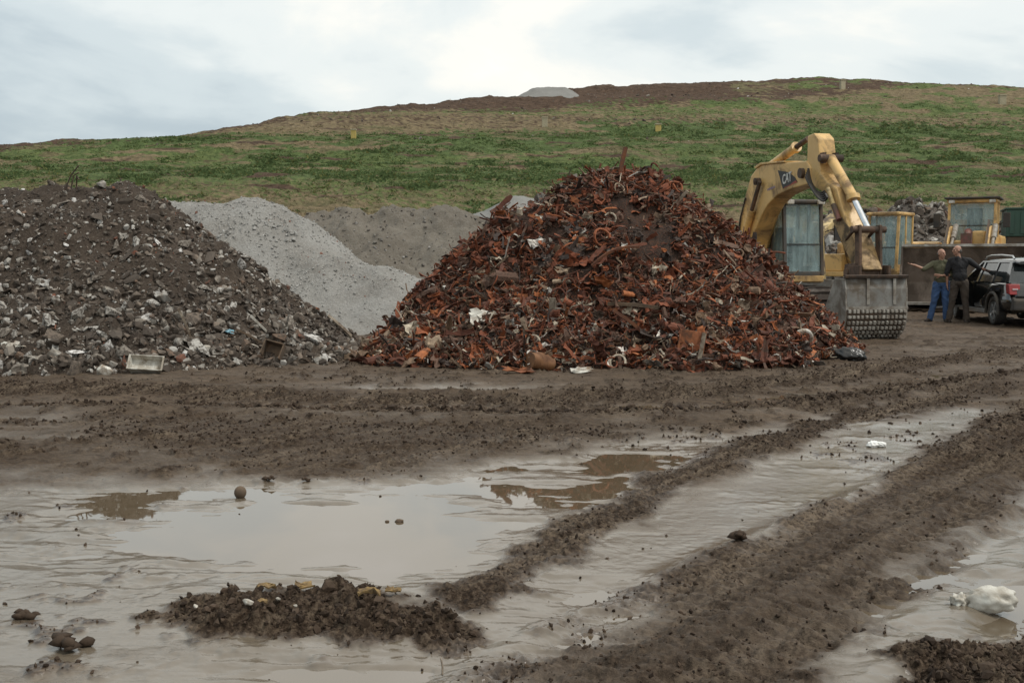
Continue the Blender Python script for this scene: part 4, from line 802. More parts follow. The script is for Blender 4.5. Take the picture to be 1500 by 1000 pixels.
# studded wear grid over the lower shell
m = MB(); pts = [Vector(p) for p in lo[:5]]; Ls = [0]
for a, b in zip(pts[:-1], pts[1:]): Ls.append(Ls[-1] + (b - a).length)
rows, cols = 7, 14
for i in range(rows):
    d = Ls[-1] * (i + .5) / rows; k = max(j for j in range(4) if Ls[j] <= d); q = pts[k].lerp(pts[k + 1], (d - Ls[k]) / (Ls[k + 1] - Ls[k])); tg = (pts[k + 1] - pts[k]).normalized(); a = atan2(-tg.y, tg.x)
    for j in range(cols):
        y = -BW + .075 + (2 * BW - .15) * j / (cols - 1) + rnd.uniform(-.006, .006)
        m.box((q.x - tg.y * .02, y, q.y + tg.x * .02), (.062 + rnd.uniform(-.008, .008), .058 + rnd.uniform(-.008, .008), .06), Matrix.Rotation(a, 3, 'Y'))
M['stud'] = simple('scuffed_stud_steel', (.40, .375, .33), (.28, .26, .225), .7, 0, dirt=(.13, .10, .075), dirt_amt=.40, scale=6)
m.build('wear_grid', M['stud'], bk, .007, 1)
MB().prism([(SB - .62, Z0 - .012), (SB - .98, Z0 + .04), (SB - .98, Z0 + .075), (SB - .62, Z0 + .04)], sv, -BW, BW).build('cutting_edge', M['light_steel'], bk)
# ---------------------------------------------------------------- second yellow machine, farther back
p = at(1280, 400, 34.5); rz2 = radians(-130)
e2 = empty('excavator', (p.x, p.y, .02), rz2, 'second yellow excavator half hidden behind the raised arm, its cab beside the loader bucket', 'excavator')
crawler(e2, .75, 1.3, -1.8, 1.8); crawler(e2, -1.3, -.75, -1.8, 1.8); MB().bx(-.8, .8, -.8, .8, .45, .8).cyl((0, 0, .7), (0, 0, 1.02), .55, n=20).build('undercarriage', M['dark_steel'], e2)
MB().bx(-2.2, 1.3, -1.28, 1.28, 1.0, 1.15).build('platform', M['yellow'], e2, .03); MB().bx(-2.2, 0, -1.25, 1.25, 1.15, 2.05).build('engine_housing', M['yellow'], e2, .08); MB().bx(-2.6, -2.2, -1.25, 1.25, 1.0, 2.1).build('counterweight', M['yellow'], e2, .12)
cab(e2, .02, 1.32, .25, 1.22, 1.15, 2.85, M['yellow'], False); ybox('tool_box', (.05, 1.2, -1.25, -.55, 1.15, 1.7), M['yellow'], e2, .04)
bpts = [(.2, 1.3), (.9, 2.4), (2.2, 2.9), (3.4, 2.35), (3.45, 2.15), (2.2, 2.55), (1.2, 2.0), (.6, 1.15)]
M2 = MB().prism(bpts, sv, -.55, -.2).build('boom', M['pale_yellow'], e2, .03)
MB().prism([(3.3, 2.65), (3.7, 2.6), (3.5, 1.6), (3.15, .75), (2.98, .8), (3.15, 1.7)], sv, -.52, -.23).build('stick', M['pale_yellow'], e2, .03)
MB().cyl((3.72, -.37, 2.3), (3.62, -.37, 1.45), .07).cyl((3.62, -.37, 1.45), (3.45, -.37, .95), .04).tube([(2.9, -.6, 2.5), (3.3, -.62, 2.2), (3.2, -.6, 1.6)], .03).build('bucket_cylinder', M['brown_steel'], e2)
b2 = MB().prism(shell([(3.55, .95), (3.6, .5), (3.4, .15), (3.0, .05), (2.8, .06)], .05), sv, -.9, .15).prism([(3.55, .95), (3.6, .5), (3.4, .15), (3.0, .05), (2.75, .1), (2.95, .95)], sv, -.93, -.9).prism([(3.55, .95), (3.6, .5), (3.4, .15), (3.0, .05), (2.75, .1), (2.95, .95)], sv, .15, .18).build('bucket', M['grey_steel'], e2, .01)
# ---------------------------------------------------------------- wheel loader
LD = 31.0; pc = at(1406, 400, LD); brg = atan2(pc.x, pc.y) + radians(5); lrot = -pi / 2 - brg
ld = empty('wheel_loader', (pc.x, pc.y, .02), lrot, 'yellow wheel loader facing the camera with a very wide muddy bucket lowered', 'wheel loader')
LW = 1.67; z0 = .26
prof = [(.0, z0), (-.75, z0 + .03), (-1.02, z0 + .22), (-1.1, z0 + .6), (-1.0, z0 + 1.15), (-.72, z0 + 1.62)]
def shell2(p, t): return p + [(x - t, z - t * .5) for x, z in p[::-1]]
lb = MB().prism(shell2(prof, .06), sv, -LW + .03, LW - .03).build('bucket', M['loader_bucket'], ld, .01)
for y in (-LW, LW - .04): MB().prism(prof + [(-.64, z0 + 1.64), (-.45, z0 + .9), (.0, z0 + .12)], sv, y, y + .04).build('side_plate', M['loader_bucket'], lb, .01)
MB().prism([(.04, z0 - .03), (.04, z0 + .045), (-.22, z0 + .05), (-.22, z0 - .01)], sv, -LW - .01, LW + .01).build('cutting_edge', M['light_steel'], lb)
MB().prism([(-.76, z0 + 1.62), (-.62, z0 + 1.64), (-.64, z0 + 1.72), (-.79, z0 + 1.70)], sv, -LW, LW).build('top_lip', M['light_steel'], lb, .01)
for y in (-LW - .012, LW + .004): MB().prism([(-.64, z0 + 1.63), (-.45, z0 + .9), (.0, z0 + .12), (-.05, z0 + .1), (-.5, z0 + .9), (-.70, z0 + 1.63)], sv, y, y + .008).build('side_edge', M['light_steel'], lb)
for y in (-.62, .50):
    a_ = MB().prism([(-1.15, .75), (-1.2, 1.15), (-1.7, 2.05), (-2.3, 2.5), (-3.1, 2.55), (-3.1, 2.3), (-2.4, 2.15), (-1.8, 1.6)], sv, y, y + .12).build('lift_arm', M['yellow'], ld, .02)
    MB().cyl((-3.0, y + .2, 2.55), (-2.2, y + .2, 2.15), .085).cyl((-2.2, y + .2, 2.15), (-1.5, y + .2, 1.8), .05).build('lift_cylinder', M['light_steel'], a_)
    MB().prism([(-1.12, 1.5), (-1.2, 1.75), (-2.45, 2.72), (-2.7, 2.6), (-2.6, 2.5)], sv, y + .02, y + .08).build('tilt_link', M['dark_steel'], a_)
MB().cyl((-1.25, 0, 1.6), (-2.3, 0, 2.35), .08).cyl((-2.3, 0, 2.35), (-3.1, 0, 2.1), .12).bx(-1.9, -1.6, -.15, .15, 1.1, 2.3).build('tilt_cylinder', M['red'], ld)
MB().bx(-3.4, -2.2, .12, .48, .7, 2.38).bx(-3.4, -2.2, -.5, .12, .7, 2.1).build('front_frame', M['yellow'], ld, .05)
MB().bx(-6.9, -4.81, -.8, .8, .9, 2.3).bx(-6.95, -6.6, -.95, .95, .8, 1.9).build('engine_hood', M['yellow'], ld, .1)
MB().bx(-4.8, -3.3, -.95, .95, 1.0, 2.0).build('cab_base', M['yellow'], ld, .05)
cab(ld, -4.75, -3.3, -.70, .70, 2.0, 3.28, M['yellow'], True, .1)
MB().bx(-4.9, -3.2, -.80, .80, 3.385, 3.45).build('sun_roof', M['black'], ld, .03)
for y, s in ((-.95, -1), (.95, 1)): MB().tube([(-3.4, y * .8, 2.6), (-3.2, y * 1.08, 2.7)], .015).bx(-3.25, -3.19, y * 1.05 - .1, y * 1.05 + .1, 2.5, 2.95).build('mirror', M['black'], ld, .02)
def wheel(par, c, r, w, tyre, rim, spoke=0, ax=(0, 1, 0), rr=.62):
    ax = Vector(ax).normalized(); c = Vector(c); e = empty('wheel', c); e.parent = par; u = ax.orthogonal().normalized(); v = ax.cross(u); m = MB(); n = 32; prof_ = [(rr * r, -w * .40), (r * .88, -w * .5), (r * .97, -w * .42), (r, -w * .25), (r, w * .25), (r * .97, w * .42), (r * .88, w * .5), (rr * r, w * .40)]
    vs = [a_ * (cos(2 * pi * i / n) * u + sin(2 * pi * i / n) * v) + ax * b_ for i in range(n) for a_, b_ in prof_]; k = len(prof_)
    m.add(vs, [(i * k + j, i * k + (j + 1) % k, ((i + 1) % n) * k + (j + 1) % k, ((i + 1) % n) * k + j) for i in range(n) for j in range(k)], True); m.build('tyre', tyre, e)
    m = MB().cyl(-ax * w * .33, ax * w * .33, rr * r * (.98 if not spoke else .2), n=24)
    if spoke:
        m = MB().cyl(-ax * w * .42, ax * w * .42, rr * r * .99, rr * r * .99, n=28, cap=False).cyl(-ax * w * .42, ax * w * .42, rr * r * .90, rr * r * .90, n=28, cap=False).cyl(-ax * w * .36, ax * w * .36, rr * r * .24, n=14)
        for s_ in (-1, 1):
            for i in range(spoke):
                a = 2 * pi * i / spoke; d = cos(a) * u + sin(a) * v; q = d.cross(ax); R = Matrix((d, q, ax)).transposed(); m.box(d * rr * r * .56 + ax * s_ * w * .33, (rr * r * .74, rr * r * .2, w * .1), R)
    else:
        for s_ in (-1, 1): m.cyl(ax * s_ * w * .3, ax * s_ * w * .42, rr * r * .4, rr * r * .32, n=16)
    m.build('rim', rim, e); return e
for x in (-2.75, -5.9):
    for y in (-1.1, 1.1): wheel(ld, (x, y, .78), .78, .62, M['black'], M['yellow'])
# ---------------------------------------------------------------- green container
pg = at(1556, 330, 39); gc = empty('container', (pg.x, pg.y, 0), -.35, 'dark green ribbed steel container on the right edge behind the wheel loader', 'container')
MB().bx(-1.9, 2.6, -1.2, 1.2, 2.33, 3.28).build('green_body', M['green'], gc, .03)
m = MB(); [m.bx(-1.8 + i * .35, -1.66 + i * .35, -1.235, -1.2, 2.42, 3.2) for i in range(13)]; m.build('ribs', M['green'], gc, .01)
MB().bx(-1.95, 2.65, -1.25, 1.25, 3.283, 3.34).build('top_rim', M['green'], gc, .01)
MB().bx(-1.85, 2.55, -1.15, 1.15, .5, 2.327).build('lower_body', M['dark_steel'], gc, .03)
MB().bx(-1.7, -1.4, -1.1, 1.1, 0, .5).bx(2.0, 2.3, -1.1, 1.1, 0, .5).build('skids', M['dark_steel'], gc, .02)
# ---------------------------------------------------------------- car
M['car_paint'] = simple('black_green_car_paint', (.010, .011, .011), (.014, .015, .014), .14, 0, dirt=(.045, .037, .03), dirt_amt=.30, scale=2, bump=0, coat=.6)
M['car_plastic'] = simple('dusty_grey_plastic', (.03, .028, .026), (.05, .045, .04), .7, dirt=(.08, .068, .055), scale=5, bump=0)
M['silver'] = simple('silver_trim', (.55, .55, .54), (.45, .45, .44), .28, .7, bump=0)
M['tail_lamp'] = simple('red_lamp_lens', (.26, .008, .008), (.19, .008, .008), .35, bump=0); M['lamp_white'] = simple('white_lamp_lens', (.6, .5, .48), (.5, .4, .4), .15, bump=0)
M['plate'] = simple('number_plate', (.6, .6, .56), (.5, .5, .47), .5, bump=0)
rw = at(1461, 453, 25.3); ca = radians(5)          # left rear wheel centre; heading 8 degrees right of straight away
cf = Vector((sin(ca), cos(ca), 0)); cl_ = Vector((-cos(ca), sin(ca), 0)); cpos = Vector((rw.x, rw.y, 0)) + cf * 1.38 - cl_ * .80
car = empty('parked_car', (cpos.x, cpos.y, gz(cpos.x, cpos.y) - .01), atan2(cf.y, cf.x), 'dark estate car with silver roof rails, front door open, beside the two men', 'car')
def csec(x, w, zt, zb=.30):
    q = [(.80, zb), (.97, zb + .10), (1.0, zb + .28), (.985, .62 if zt > .75 else zt - .2), (.95, zt - .07), (.88, zt)]
    r = [Vector((x, w * a, z)) for a, z in q]; return r + [Vector((x, -v.y, v.z)) for v in r[::-1]]
st = [(-2.40, .74, .70, .42), (-2.36, .80, .80, .36), (-2.22, .87, .985, .32), (-1.9, .905, 1.0, .30), (-1.2, .92, .985, .28), (0, .92, .96, .28), (.95, .915, .96, .28), (1.35, .905, .95, .28), (1.9, .87, .87, .30), (2.2, .80, .77, .34), (2.34, .68, .66, .40)]
b = MB().loft([csec(*a) for a in st], True); bm_ = b.mesh('body', weld=True); 
def cutter(m):
    o = bpy.data.objects.new('cut', m.mesh('cut', weld=True)); COL.objects.link(o); return o
cuts = MB()
for x in (-1.38, 1.38): cuts.cyl((x, -1.2, .33), (x, -.60, .33), .395, n=28); cuts.cyl((x, .60, .33), (x, 1.2, .33), .395, n=28)
cuts.bx(-.08, .98, .74, 1.3, .36, 1.3)
cu = cutter(cuts); bm_ = evaluated(bm_, [('BOOLEAN', dict(object=cu, operation='DIFFERENCE', solver='EXACT'))]); bpy.data.objects.remove(cu)
body = link('body', bm_, M['car_paint'], car)
MB().bx(-2.1, 2.0, -.62, .62, .34, .70).build('underbody', M['interior'], car)
# greenhouse: glass block, pillars, roof
def gh(x, zf):  # half width and point on the greenhouse at height fraction
    return .845 - .19 * zf
base = [(-2.16, .985), (1.02, .962)]; topx = (-1.86, .12)
gl = MB(); L0 = [(-2.14, .84), (1.0, .84)]; Tp = [(-1.88, .655), (.14, .64)]
gv = [(-2.14, -.82, .985), (1.0, -.82, .955), (1.0, .82, .955), (-2.14, .82, .985), (-1.80, -.63, 1.465), (.10, -.62, 1.465), (.10, .62, 1.465), (-1.80, .63, 1.465)]
gl.add(gv, [(0, 1, 5, 4), (1, 2, 6, 5), (3, 0, 4, 7), (4, 5, 6, 7), (0, 1, 2, 3)])                                    # right side, windscreen, rear, top
def side(x, f, s): return Vector((x, s * (.82 - .19 * f), .985 - .01 * (x + 2) * (1 - f) + .48 * f))
def quad(xa0, xb0, xa1, xb1, f0, f1, s, t=.012):
    p = [side(xa0, f0, s), side(xb0, f0, s), side(xb1, f1, s), side(xa1, f1, s)]; o = Vector((0, s * t, t * .4)); return p + [v + o for v in p]
HX = [(0, 1, 2, 3), (4, 5, 6, 7), (0, 1, 5, 4), (1, 2, 6, 5), (2, 3, 7, 6), (3, 0, 4, 7)]
gl.add(quad(-1.95, -.10, -1.74, -.08, .03, .97, 1, -.012), HX); gl.build('glass', M['car_glass'], car)
for s in (-1, 1):
    for xa0, xb0, xa1, xb1 in ((-2.15, -1.90, -1.82, -1.66), (-1.08, -.98, -1.03, -.95), (-.10, .02, -.12, -.02)): MB().add(quad(xa0, xb0, xa1, xb1, 0, 1, s, .02), HX).build('pillar', M['car_paint'], car)
    a = [side(.92, 0, s), side(1.05, 0, s), side(.14, 1, s), side(.04, 1, s)]; o = Vector((0, s * .02, .008)); MB().add(a + [v + o for v in a], HX).build('pillar', M['car_paint'], car)
    MB().add(quad(-1.9, .1, -1.85, .1, .93, 1.0, s, .022), HX).build('roof_edge', M['car_paint'], car)
MB().loft([[Vector((x, y, z - .012 * (y / .62) ** 2 * 4 - d)) for y, d in ((-w, .05), (-w + .05, 0), (0, -.02), (w - .05, 0), (w, .05), (w - .05, .06), (-w + .05, .06))] for x, w, z in ((-2.02, .60, 1.50), (-1.85, .65, 1.525), (-1.0, .66, 1.55), (-.3, .655, 1.545), (.12, .63, 1.505))], True).build('roof', M['car_paint'], car)
for s in (-1, 1): MB().tube([(-1.78, s * .60, 1.52), (-1.68, s * .60, 1.585), (-1.0, s * .605, 1.61), (-.3, s * .60, 1.60), (0.02, s * .60, 1.565), (.10, s * .60, 1.51)], .022, 8).build('roof_rail', M['silver'], car)
for s in (-1, 1):
    MB().tube([(-1.38 + .415 * cos(a), s * .925, .33 + .415 * sin(a)) for a in [pi * (i / 12) * 1.1 - .15 for i in range(13)]], .035, 6).build('wheel_arch', M['car_plastic'], car)
    MB().tube([(1.38 + .415 * cos(a), s * .90, .33 + .415 * sin(a)) for a in [pi * (i / 12) * 1.1 - .15 for i in range(13)]], .035, 6).build('wheel_arch', M['car_plastic'], car)
    MB().bx(-.92, .92, s * .86, s * .945, .25, .35).build('sill', M['silver'], car, .02)
    MB().prism([(-2.375, .73), (-2.275, .965), (-2.08, .965), (-2.14, .75)], sv, s * .64, s * .888).build('tail_light', M['tail_lamp'], car, .02)
    MB().box((-2.285, s * .76, .845), (.13, .12, .04)).build('reversing_lamp', M['lamp_white'], car, .01)
    for x in (-1.38, 1.38): wheel(car, (x, s * .80, .33), .335, .23, M['black'], M['silver'], 5, (sin(.10 if x > 0 and s > 0 else 0), cos(0), 0) if x > 0 else (0, 1, 0), .68)
MB().prism([(-2.46, .38), (-2.46, .60), (-2.36, .68), (-2.20, .68), (-2.2, .36)], sv, -.82, .82).build('rear_bumper', M['car_plastic'], car, .04)
MB().bx(-2.415, -2.40, -.26, .26, .76, .87).build('number_plate', M['plate'], car); MB().prism([(2.3, .32), (2.42, .4), (2.42, .56), (2.2, .64), (2.1, .32)], sv, -.70, .70).build('front_bumper', M['car_plastic'], car, .04)
MB().bx(-.1, .38, .30, .68, .42, .58).bx(-.16, -.02, .30, .68, .58, 1.12).bx(-.14, -.05, .40, .58, 1.14, 1.32).build('front_seat', M['interior'], car, .04)
# open front door, hinged ahead of its window
da = radians(52); dr = empty('open_door', (.97, .90, 0), -da); dr.parent = car
def dv(u, v, w): return (-u, w, v)
MB().prism([(0, .36), (1.02, .34), (1.06, .62), (1.04, .96), (0, .95)], dv, -.045, .045).build('door_panel', M['car_paint'], dr, .02)
MB().prism([(.02, .955), (.92, 1.44), (1.0, 1.44), (1.06, .965), (1.0, .965), (.93, 1.39), (.16, .965)], dv, -.02, .02).build('window_frame', M['car_paint'], dr, .006)
MB().prism([(.16, .966), (.93, 1.385), (.995, .966)], dv, -.005, .005).build('door_window', M['car_glass'], dr); MB().prism([(.02, .36), (1.0, .345), (1.0, .30), (.02, .315)], dv, -.05, .05).build('door_sill', M['silver'], dr, .01)
MB().box((-.88, .06, .82), (.2, .05, .035)).build('door_handle', M['silver'], dr, .01); MB().box((-.12, .17, 1.02), (.1, .22, .15)).build('door_mirror', M['silver'], dr, .03)
# ---------------------------------------------------------------- people
M['skin'] = simple('skin', (.42, .235, .16), (.36, .19, .13), .55, scale=9, bump=0); M['olive'] = simple('olive_jersey', (.105, .10, .058), (.08, .078, .045), .9, scale=12, bump=.3, fine=30)
M['jeans'] = simple('blue_denim', (.055, .115, .25), (.04, .075, .16), .9, scale=6, bump=.3, fine=30); M['black_cloth'] = simple('black_jersey', (.014, .014, .016), (.022, .021, .022), .9, scale=8, bump=.3, fine=30)
M['trousers'] = simple('grey_brown_trousers', (.085, .065, .05), (.06, .047, .038), .9, scale=6, bump=.3, fine=30); M['boot'] = simple('dark_boot', (.035, .027, .022), (.06, .045, .035), .7, bump=.2); M['hair'] = simple('short_grey_hair', (.12, .10, .085), (.07, .06, .05), .9, scale=30, bump=.5); M['eye'] = simple('eye', (.03, .025, .02), rough=.2, bump=0); M['belt'] = simple('leather_belt', (.03, .02, .015), rough=.5, bump=0)
def fuse(m, vox, smooth=2, fold=0):
    me = evaluated(m.mesh('fuse'), [('REMESH', dict(mode='VOXEL', voxel_size=vox, use_smooth_shade=True)), ('SMOOTH', dict(factor=.5, iterations=smooth))])
    if fold:
        n = len(me.vertices); c = np.empty(n * 3, np.float32); me.vertices.foreach_get('co', c); c = c.reshape(-1, 3); q = np.empty(n * 3, np.float32); me.vertices.foreach_get('normal', q); q = q.reshape(-1, 3)
        a = np.arctan2(c[:, 1], c[:, 0]); c = c + q * (fold * fbm(a * 1.6 + c[:, 2] * 3, c[:, 2] * 11 + np.abs(c[:, 0]) * 9, 3, 501))[:, None]; me.vertices.foreach_set('co', c.astype(np.float32).ravel()); me.update()
    return me
def hand(m, wr, d, palm_n, s=1.0, spread=.12, curl=.35, thumb_side=1):
    d = Vector(d).normalized(); n = (Vector(palm_n) - d * d.dot(Vector(palm_n))).normalized(); t = d.cross(n) * thumb_side; wr = Vector(wr); R = Matrix((d, t, n)).transposed()
    m.sph(wr + d * .05 * s, (.056 * s, .040 * s, .017 * s), 12, 8, R); m.cap(wr - d * .02, wr + d * .02, .026 * s, .026 * s)
    for k, (o, L) in enumerate(((.028, .070), (.009, .080), (-.010, .074), (-.028, .058))):
        b0 = wr + d * .088 * s + t * o * s; d1 = (d + t * o * spread * 20 * .25).normalized(); b1 = b0 + d1 * L * .45 * s + n * curl * .02; b2 = b1 + (d1 * .8 + n * curl).normalized() * L * .33 * s; b3 = b2 + (d1 * .55 + n * curl * 1.6).normalized() * L * .25 * s
        m.cap(b0, b1, .0098 * s, .0092 * s); m.cap(b1, b2, .0092 * s, .0085 * s); m.cap(b2, b3, .0085 * s, .0075 * s)
    b0 = wr + d * .035 * s + t * .03 * s; b1 = b0 + (d * .6 + t * .8 + n * .25).normalized() * .042 * s; b2 = b1 + (d * .9 + t * .35 + n * .3).normalized() * .034 * s; m.cap(b0, b1, .013 * s, .011 * s); m.cap(b1, b2, .011 * s, .009 * s)
def person(pos, rz, label, J, shirt, legs, sleeve, hair, face):
    """J: joints, local x right in the photo, y away, z up; face: yaw of the face"""
    root = empty('person', pos, rz, label, 'person'); V = {k: Vector(v) for k, v in J.items() if k[:4] != 'hand'}; m = MB(); hc = V['head']
    FR = Matrix.Rotation(face, 3, 'Z'); hp = lambda x, y, z: hc + FR @ Vector((x, y, z))        # face looks along -y before turning
    m.sph(hp(0, .012, .028), (.074, .094, .092), 18, 12, FR); m.sph(hp(0, -.022, -.035), (.060, .068, .076), 16, 10, FR); m.sph(hp(0, -.052, -.088), (.036, .032, .028), 12, 8, FR)
    m.cap(hp(0, -.082, .018), hp(0, -.106, -.024), .011, .017); m.sph(hp(0, -.080, .03), (.05, .016, .013), 10, 8, FR); m.sph(hp(0, -.084, -.060), (.025, .012, .008), 10, 8, FR)
    for s in (-1, 1): m.sph(hp(s * .077, .012, -.008), (.012, .022, .034), 8, 8, FR); m.sph(hp(s * .04, -.062, -.012), (.024, .02, .02), 8, 6, FR)
    m.cap(hp(0, .02, -.06), V['neck'], .056, .062); m.cap(V['neck'] + Vector((0, 0, -.02)), V['chest'], .07, .10)
    for s in 'lr':
        m.cap(V['neck'] + Vector((0, 0, -.05)), V['sh' + s], .06, .062); m.cap(V['sh' + s], V['el' + s], .052, .040); m.cap(V['el' + s], V['wr' + s], .040, .026)
        m.cap(V['hip' + s], V['kn' + s], .085, .056); m.cap(V['kn' + s], V['an' + s], .054, .038); f = V['ft' + s]; m.cap(V['an' + s] - Vector((0, 0, .03)), f + Vector((0, 0, .045)), .036, .03)
        hd_ = J['hand' + s]; hand(m, V['wr' + s], hd_[0], hd_[1], 1.0, .12, hd_[2], hd_[3])
    m.cap(V['chest'], V['waist'], .10, .10); m.cap(V['waist'], (V['hipl'] + V['hipr']) / 2, .10, .10)
    for s in 'lr': m.cap(V['sh' + s].lerp(V['neck'], .4) + Vector((0, 0, -.1)), V['waist'], .06, .07)
    bd = link('body', fuse(m, .0075), M['skin'], root)
    for s in (-1, 1): MB().sph(hp(s * .033, -.0805, .006), .009, 8, 6).build('eye', M['eye'], root)
    c = MB(); ch, wa = V['chest'], V['waist']; hm = (V['hipl'] + V['hipr']) / 2
    c.sph(ch + Vector((0, 0, .02)), (.185, .135, .17), 18, 12); c.sph((ch + wa) / 2, (.168, .13, .2), 18, 12); c.sph(wa + Vector((0, -.015, 0)), (.168, .14, .16), 18, 12); c.sph(hm + Vector((0, 0, .05)), (.175, .13, .10), 18, 10)
    for s in 'lr': c.cap(V['sh' + s].lerp(V['neck'], .4) + Vector((0, 0, -.08)), wa, .10, .11)
    c.cap(V['neck'] + Vector((0, 0, -.045)), ch, .088, .14)
    for s in 'lr':
        c.cap(V['neck'] + Vector((0, 0, -.06)), V['sh' + s], .07, .075); e = V['el' + s]; c.cap(V['sh' + s], V['sh' + s].lerp(e, .5), .074, .066); c.cap(V['sh' + s].lerp(e, .5), e, .066, .056)
        if sleeve > 0: c.cap(e, e.lerp(V['wr' + s], sleeve), .056, .047)
    link('shirt', fuse(c, .011, 3, .016), M[shirt], root)
    l = MB(); l.sph(hm + Vector((0, 0, .01)), (.172, .128, .13), 18, 10)
    for s in 'lr':
        hj, kj, aj = V['hip' + s], V['kn' + s], V['an' + s]; l.cap(hj, hj.lerp(kj, .5), .108, .094); l.cap(hj.lerp(kj, .5), kj, .094, .077); l.cap(kj, kj.lerp(aj, .5), .077, .072); l.cap(kj.lerp(aj, .5), aj.lerp(V['ft' + s], .12), .072, .076)
        bt = MB(); f = V['ft' + s]; d = Vector(J['toe' + s]).normalized(); R = Matrix((d, Vector((-d.y, d.x, 0)), Vector((0, 0, 1)))).transposed(); bt.sph(f + d * .05 + Vector((0, 0, .04)), (.14, .05, .045), 14, 8, R); bt.cap(aj, f + Vector((0, 0, .05)), .05, .048); bt.box(f + d * .05 + Vector((0, 0, .012)), (.26, .085, .024), R); link('boot', fuse(bt, .008, 2), M['boot'], root)
    link('trousers', fuse(l, .011, 3, .018), M[legs], root)
    MB().loft([[hm + Vector((.178 * cos(a), .136 * sin(a), z)) for a in [2 * pi * i / 20 for i in range(20)]] for z in (.085, .125)], True, False).build('belt', M['belt'], root)
    h = MB(); h.sph(hp(0, .045, -.008), (.083, .074, .064), 14, 10, FR)
    if hair: h.sph(hp(0, .03, .052), (.076, .078, .074), 14, 10, FR)
    hm_ = fuse(h, .009, 1); link('hair', hm_, M['hair'], root); return root
fa = gnd(1377, 472, .03); fb = gnd(1403, 473, .03); br = -atan2(fa.x, fa.y)
person((fa.x, fa.y, gz(fa.x, fa.y)), br, 'balding man in olive top and blue jeans with one arm stretched out pointing', dict(
    head=(-.01, .0, 1.655), neck=(0, .03, 1.50), chest=(.0, .03, 1.27), waist=(.0, .02, 1.06), hipl=(-.09, .02, .93), hipr=(.09, .03, .93),
    shl=(-.19, .02, 1.42), ell=(-.40, -.06, 1.28), wrl=(-.62, -.12, 1.38), shr=(.19, .04, 1.42), elr=(.235, -.03, 1.15), wrr=(-.01, -.19, 1.13),
    knl=(-.15, -.02, .50), knr=(.11, .03, .50), anl=(-.23, .02, .10), anr=(.13, .06, .10), ftl=(-.24, .02, 0), ftr=(.135, .06, 0), toel=(-.6, -1, 0), toer=(.25, -1, 0),
    handl=((-1, -.1, .25), (0, 0, 1), .15, 1), handr=((-1, -.35, .1), (0, 1, .2), .5, 1)), 'olive', 'jeans', .12, False, radians(48))
person((fb.x, fb.y, gz(fb.x, fb.y)), br - .03, 'man in black top and grey-brown trousers seen from behind, hand on car door', dict(
    head=(-.07, -.03, 1.745), neck=(-.045, -.01, 1.59), chest=(.0, .0, 1.35), waist=(.01, .0, 1.13), hipl=(-.085, 0, .98), hipr=(.105, .0, .98),
    shl=(-.21, 0, 1.50), ell=(-.285, .0, 1.19), wrl=(-.27, .05, .93), shr=(.21, .02, 1.50), elr=(.43, .14, 1.33), wrr=(.62, .26, 1.26),
    knl=(-.14, .03, .53), knr=(.15, .05, .53), anl=(-.20, .05, .10), anr=(.19, .07, .10), ftl=(-.20, .05, 0), ftr=(.19, .07, 0), toel=(-.4, 1, 0), toer=(.3, 1, 0),
    handl=((.05, .1, -1), (1, 0, 0), .4, 1), handr=((1, .35, -.1), (0, .2, -1), .45, -1)), 'black_cloth', 'trousers', .15, False, radians(205 - 270))
# ---------------------------------------------------------------- individual pieces that stand out
def on(hp_, px, py, lift=0): p = hp_.hit(px, py); return Vector((p.x, p.y, p.z + lift))
def og(px, py, lift=0): p = gnd(px, py); return Vector((p.x, p.y, max(gz(p.x, p.y), 0) + lift))
EU = lambda x, y, z: Euler((radians(x), radians(y), radians(z))).to_matrix()
def bend_box(L, w, t, n=7, bow=.03, seed=0):
    r = random.Random(seed); m = MB(); m.loft([[Vector((L * (i / (n - 1) - .5), sy * w / 2 * r.uniform(.92, 1.05), bow * sin(pi * i / (n - 1)) + sz_ * t / 2)) for sy, sz_ in ((-1, -1), (1, -1), (1, 1), (-1, 1))] for i in range(n)], False); return m
M['wood'] = simple('weathered_wood', (.30, .26, .20), (.20, .16, .12), .85, scale=8, dirt=DIRT); M['wood_dark'] = simple('wet_brown_wood', (.13, .085, .05), (.08, .055, .035), .8, scale=8)
M['rust_orange'] = simple('orange_rusted_plate', (.30, .10, .03), (.20, .06, .022), .75, scale=5, dirt=(.09, .04, .022), dirt_amt=.42); M['rust_brown'] = simple('brown_rusted_plate', (.12, .045, .022), (.07, .03, .018), .75, scale=5, dirt=(.18, .07, .03), dirt_amt=.4)
M['tan_rust'] = simple('tan_rusted_drum', (.26, .125, .05), (.17, .075, .03), .7, scale=3, dirt=(.10, .05, .03), dirt_amt=.42); M['plastic_black'] = simple('shiny_black_plastic', (.012, .012, .012), (.022, .02, .018), .25, scale=5, dirt=(.06, .05, .038), dirt_amt=.33); M['white_clean'] = simple('clean_white_paper', (.80, .79, .76), (.70, .69, .66), .7, scale=20, bump=.1); M['blue'] = simple('pale_blue_plastic', (.18, .35, .42), (.14, .28, .34), .5); M['plastic_white'] = simple('muddied_white_plastic', (.60, .58, .52), (.50, .48, .42), .45, dirt=(.22, .18, .13), dirt_amt=.40, scale=4); M['card'] = simple('brown_board', (.22, .14, .085), (.16, .10, .06), .85, scale=5, dirt=DIRT); M['peel'] = simple('yellow_ochre_scrap', (.40, .27, .09), (.30, .19, .07), .7, scale=9, dirt=(.12, .08, .045), dirt_amt=.44); M['teal'] = simple('dull_teal_paint', (.04, .10, .085), (.03, .07, .06), .6, dirt=(.1, .05, .03))
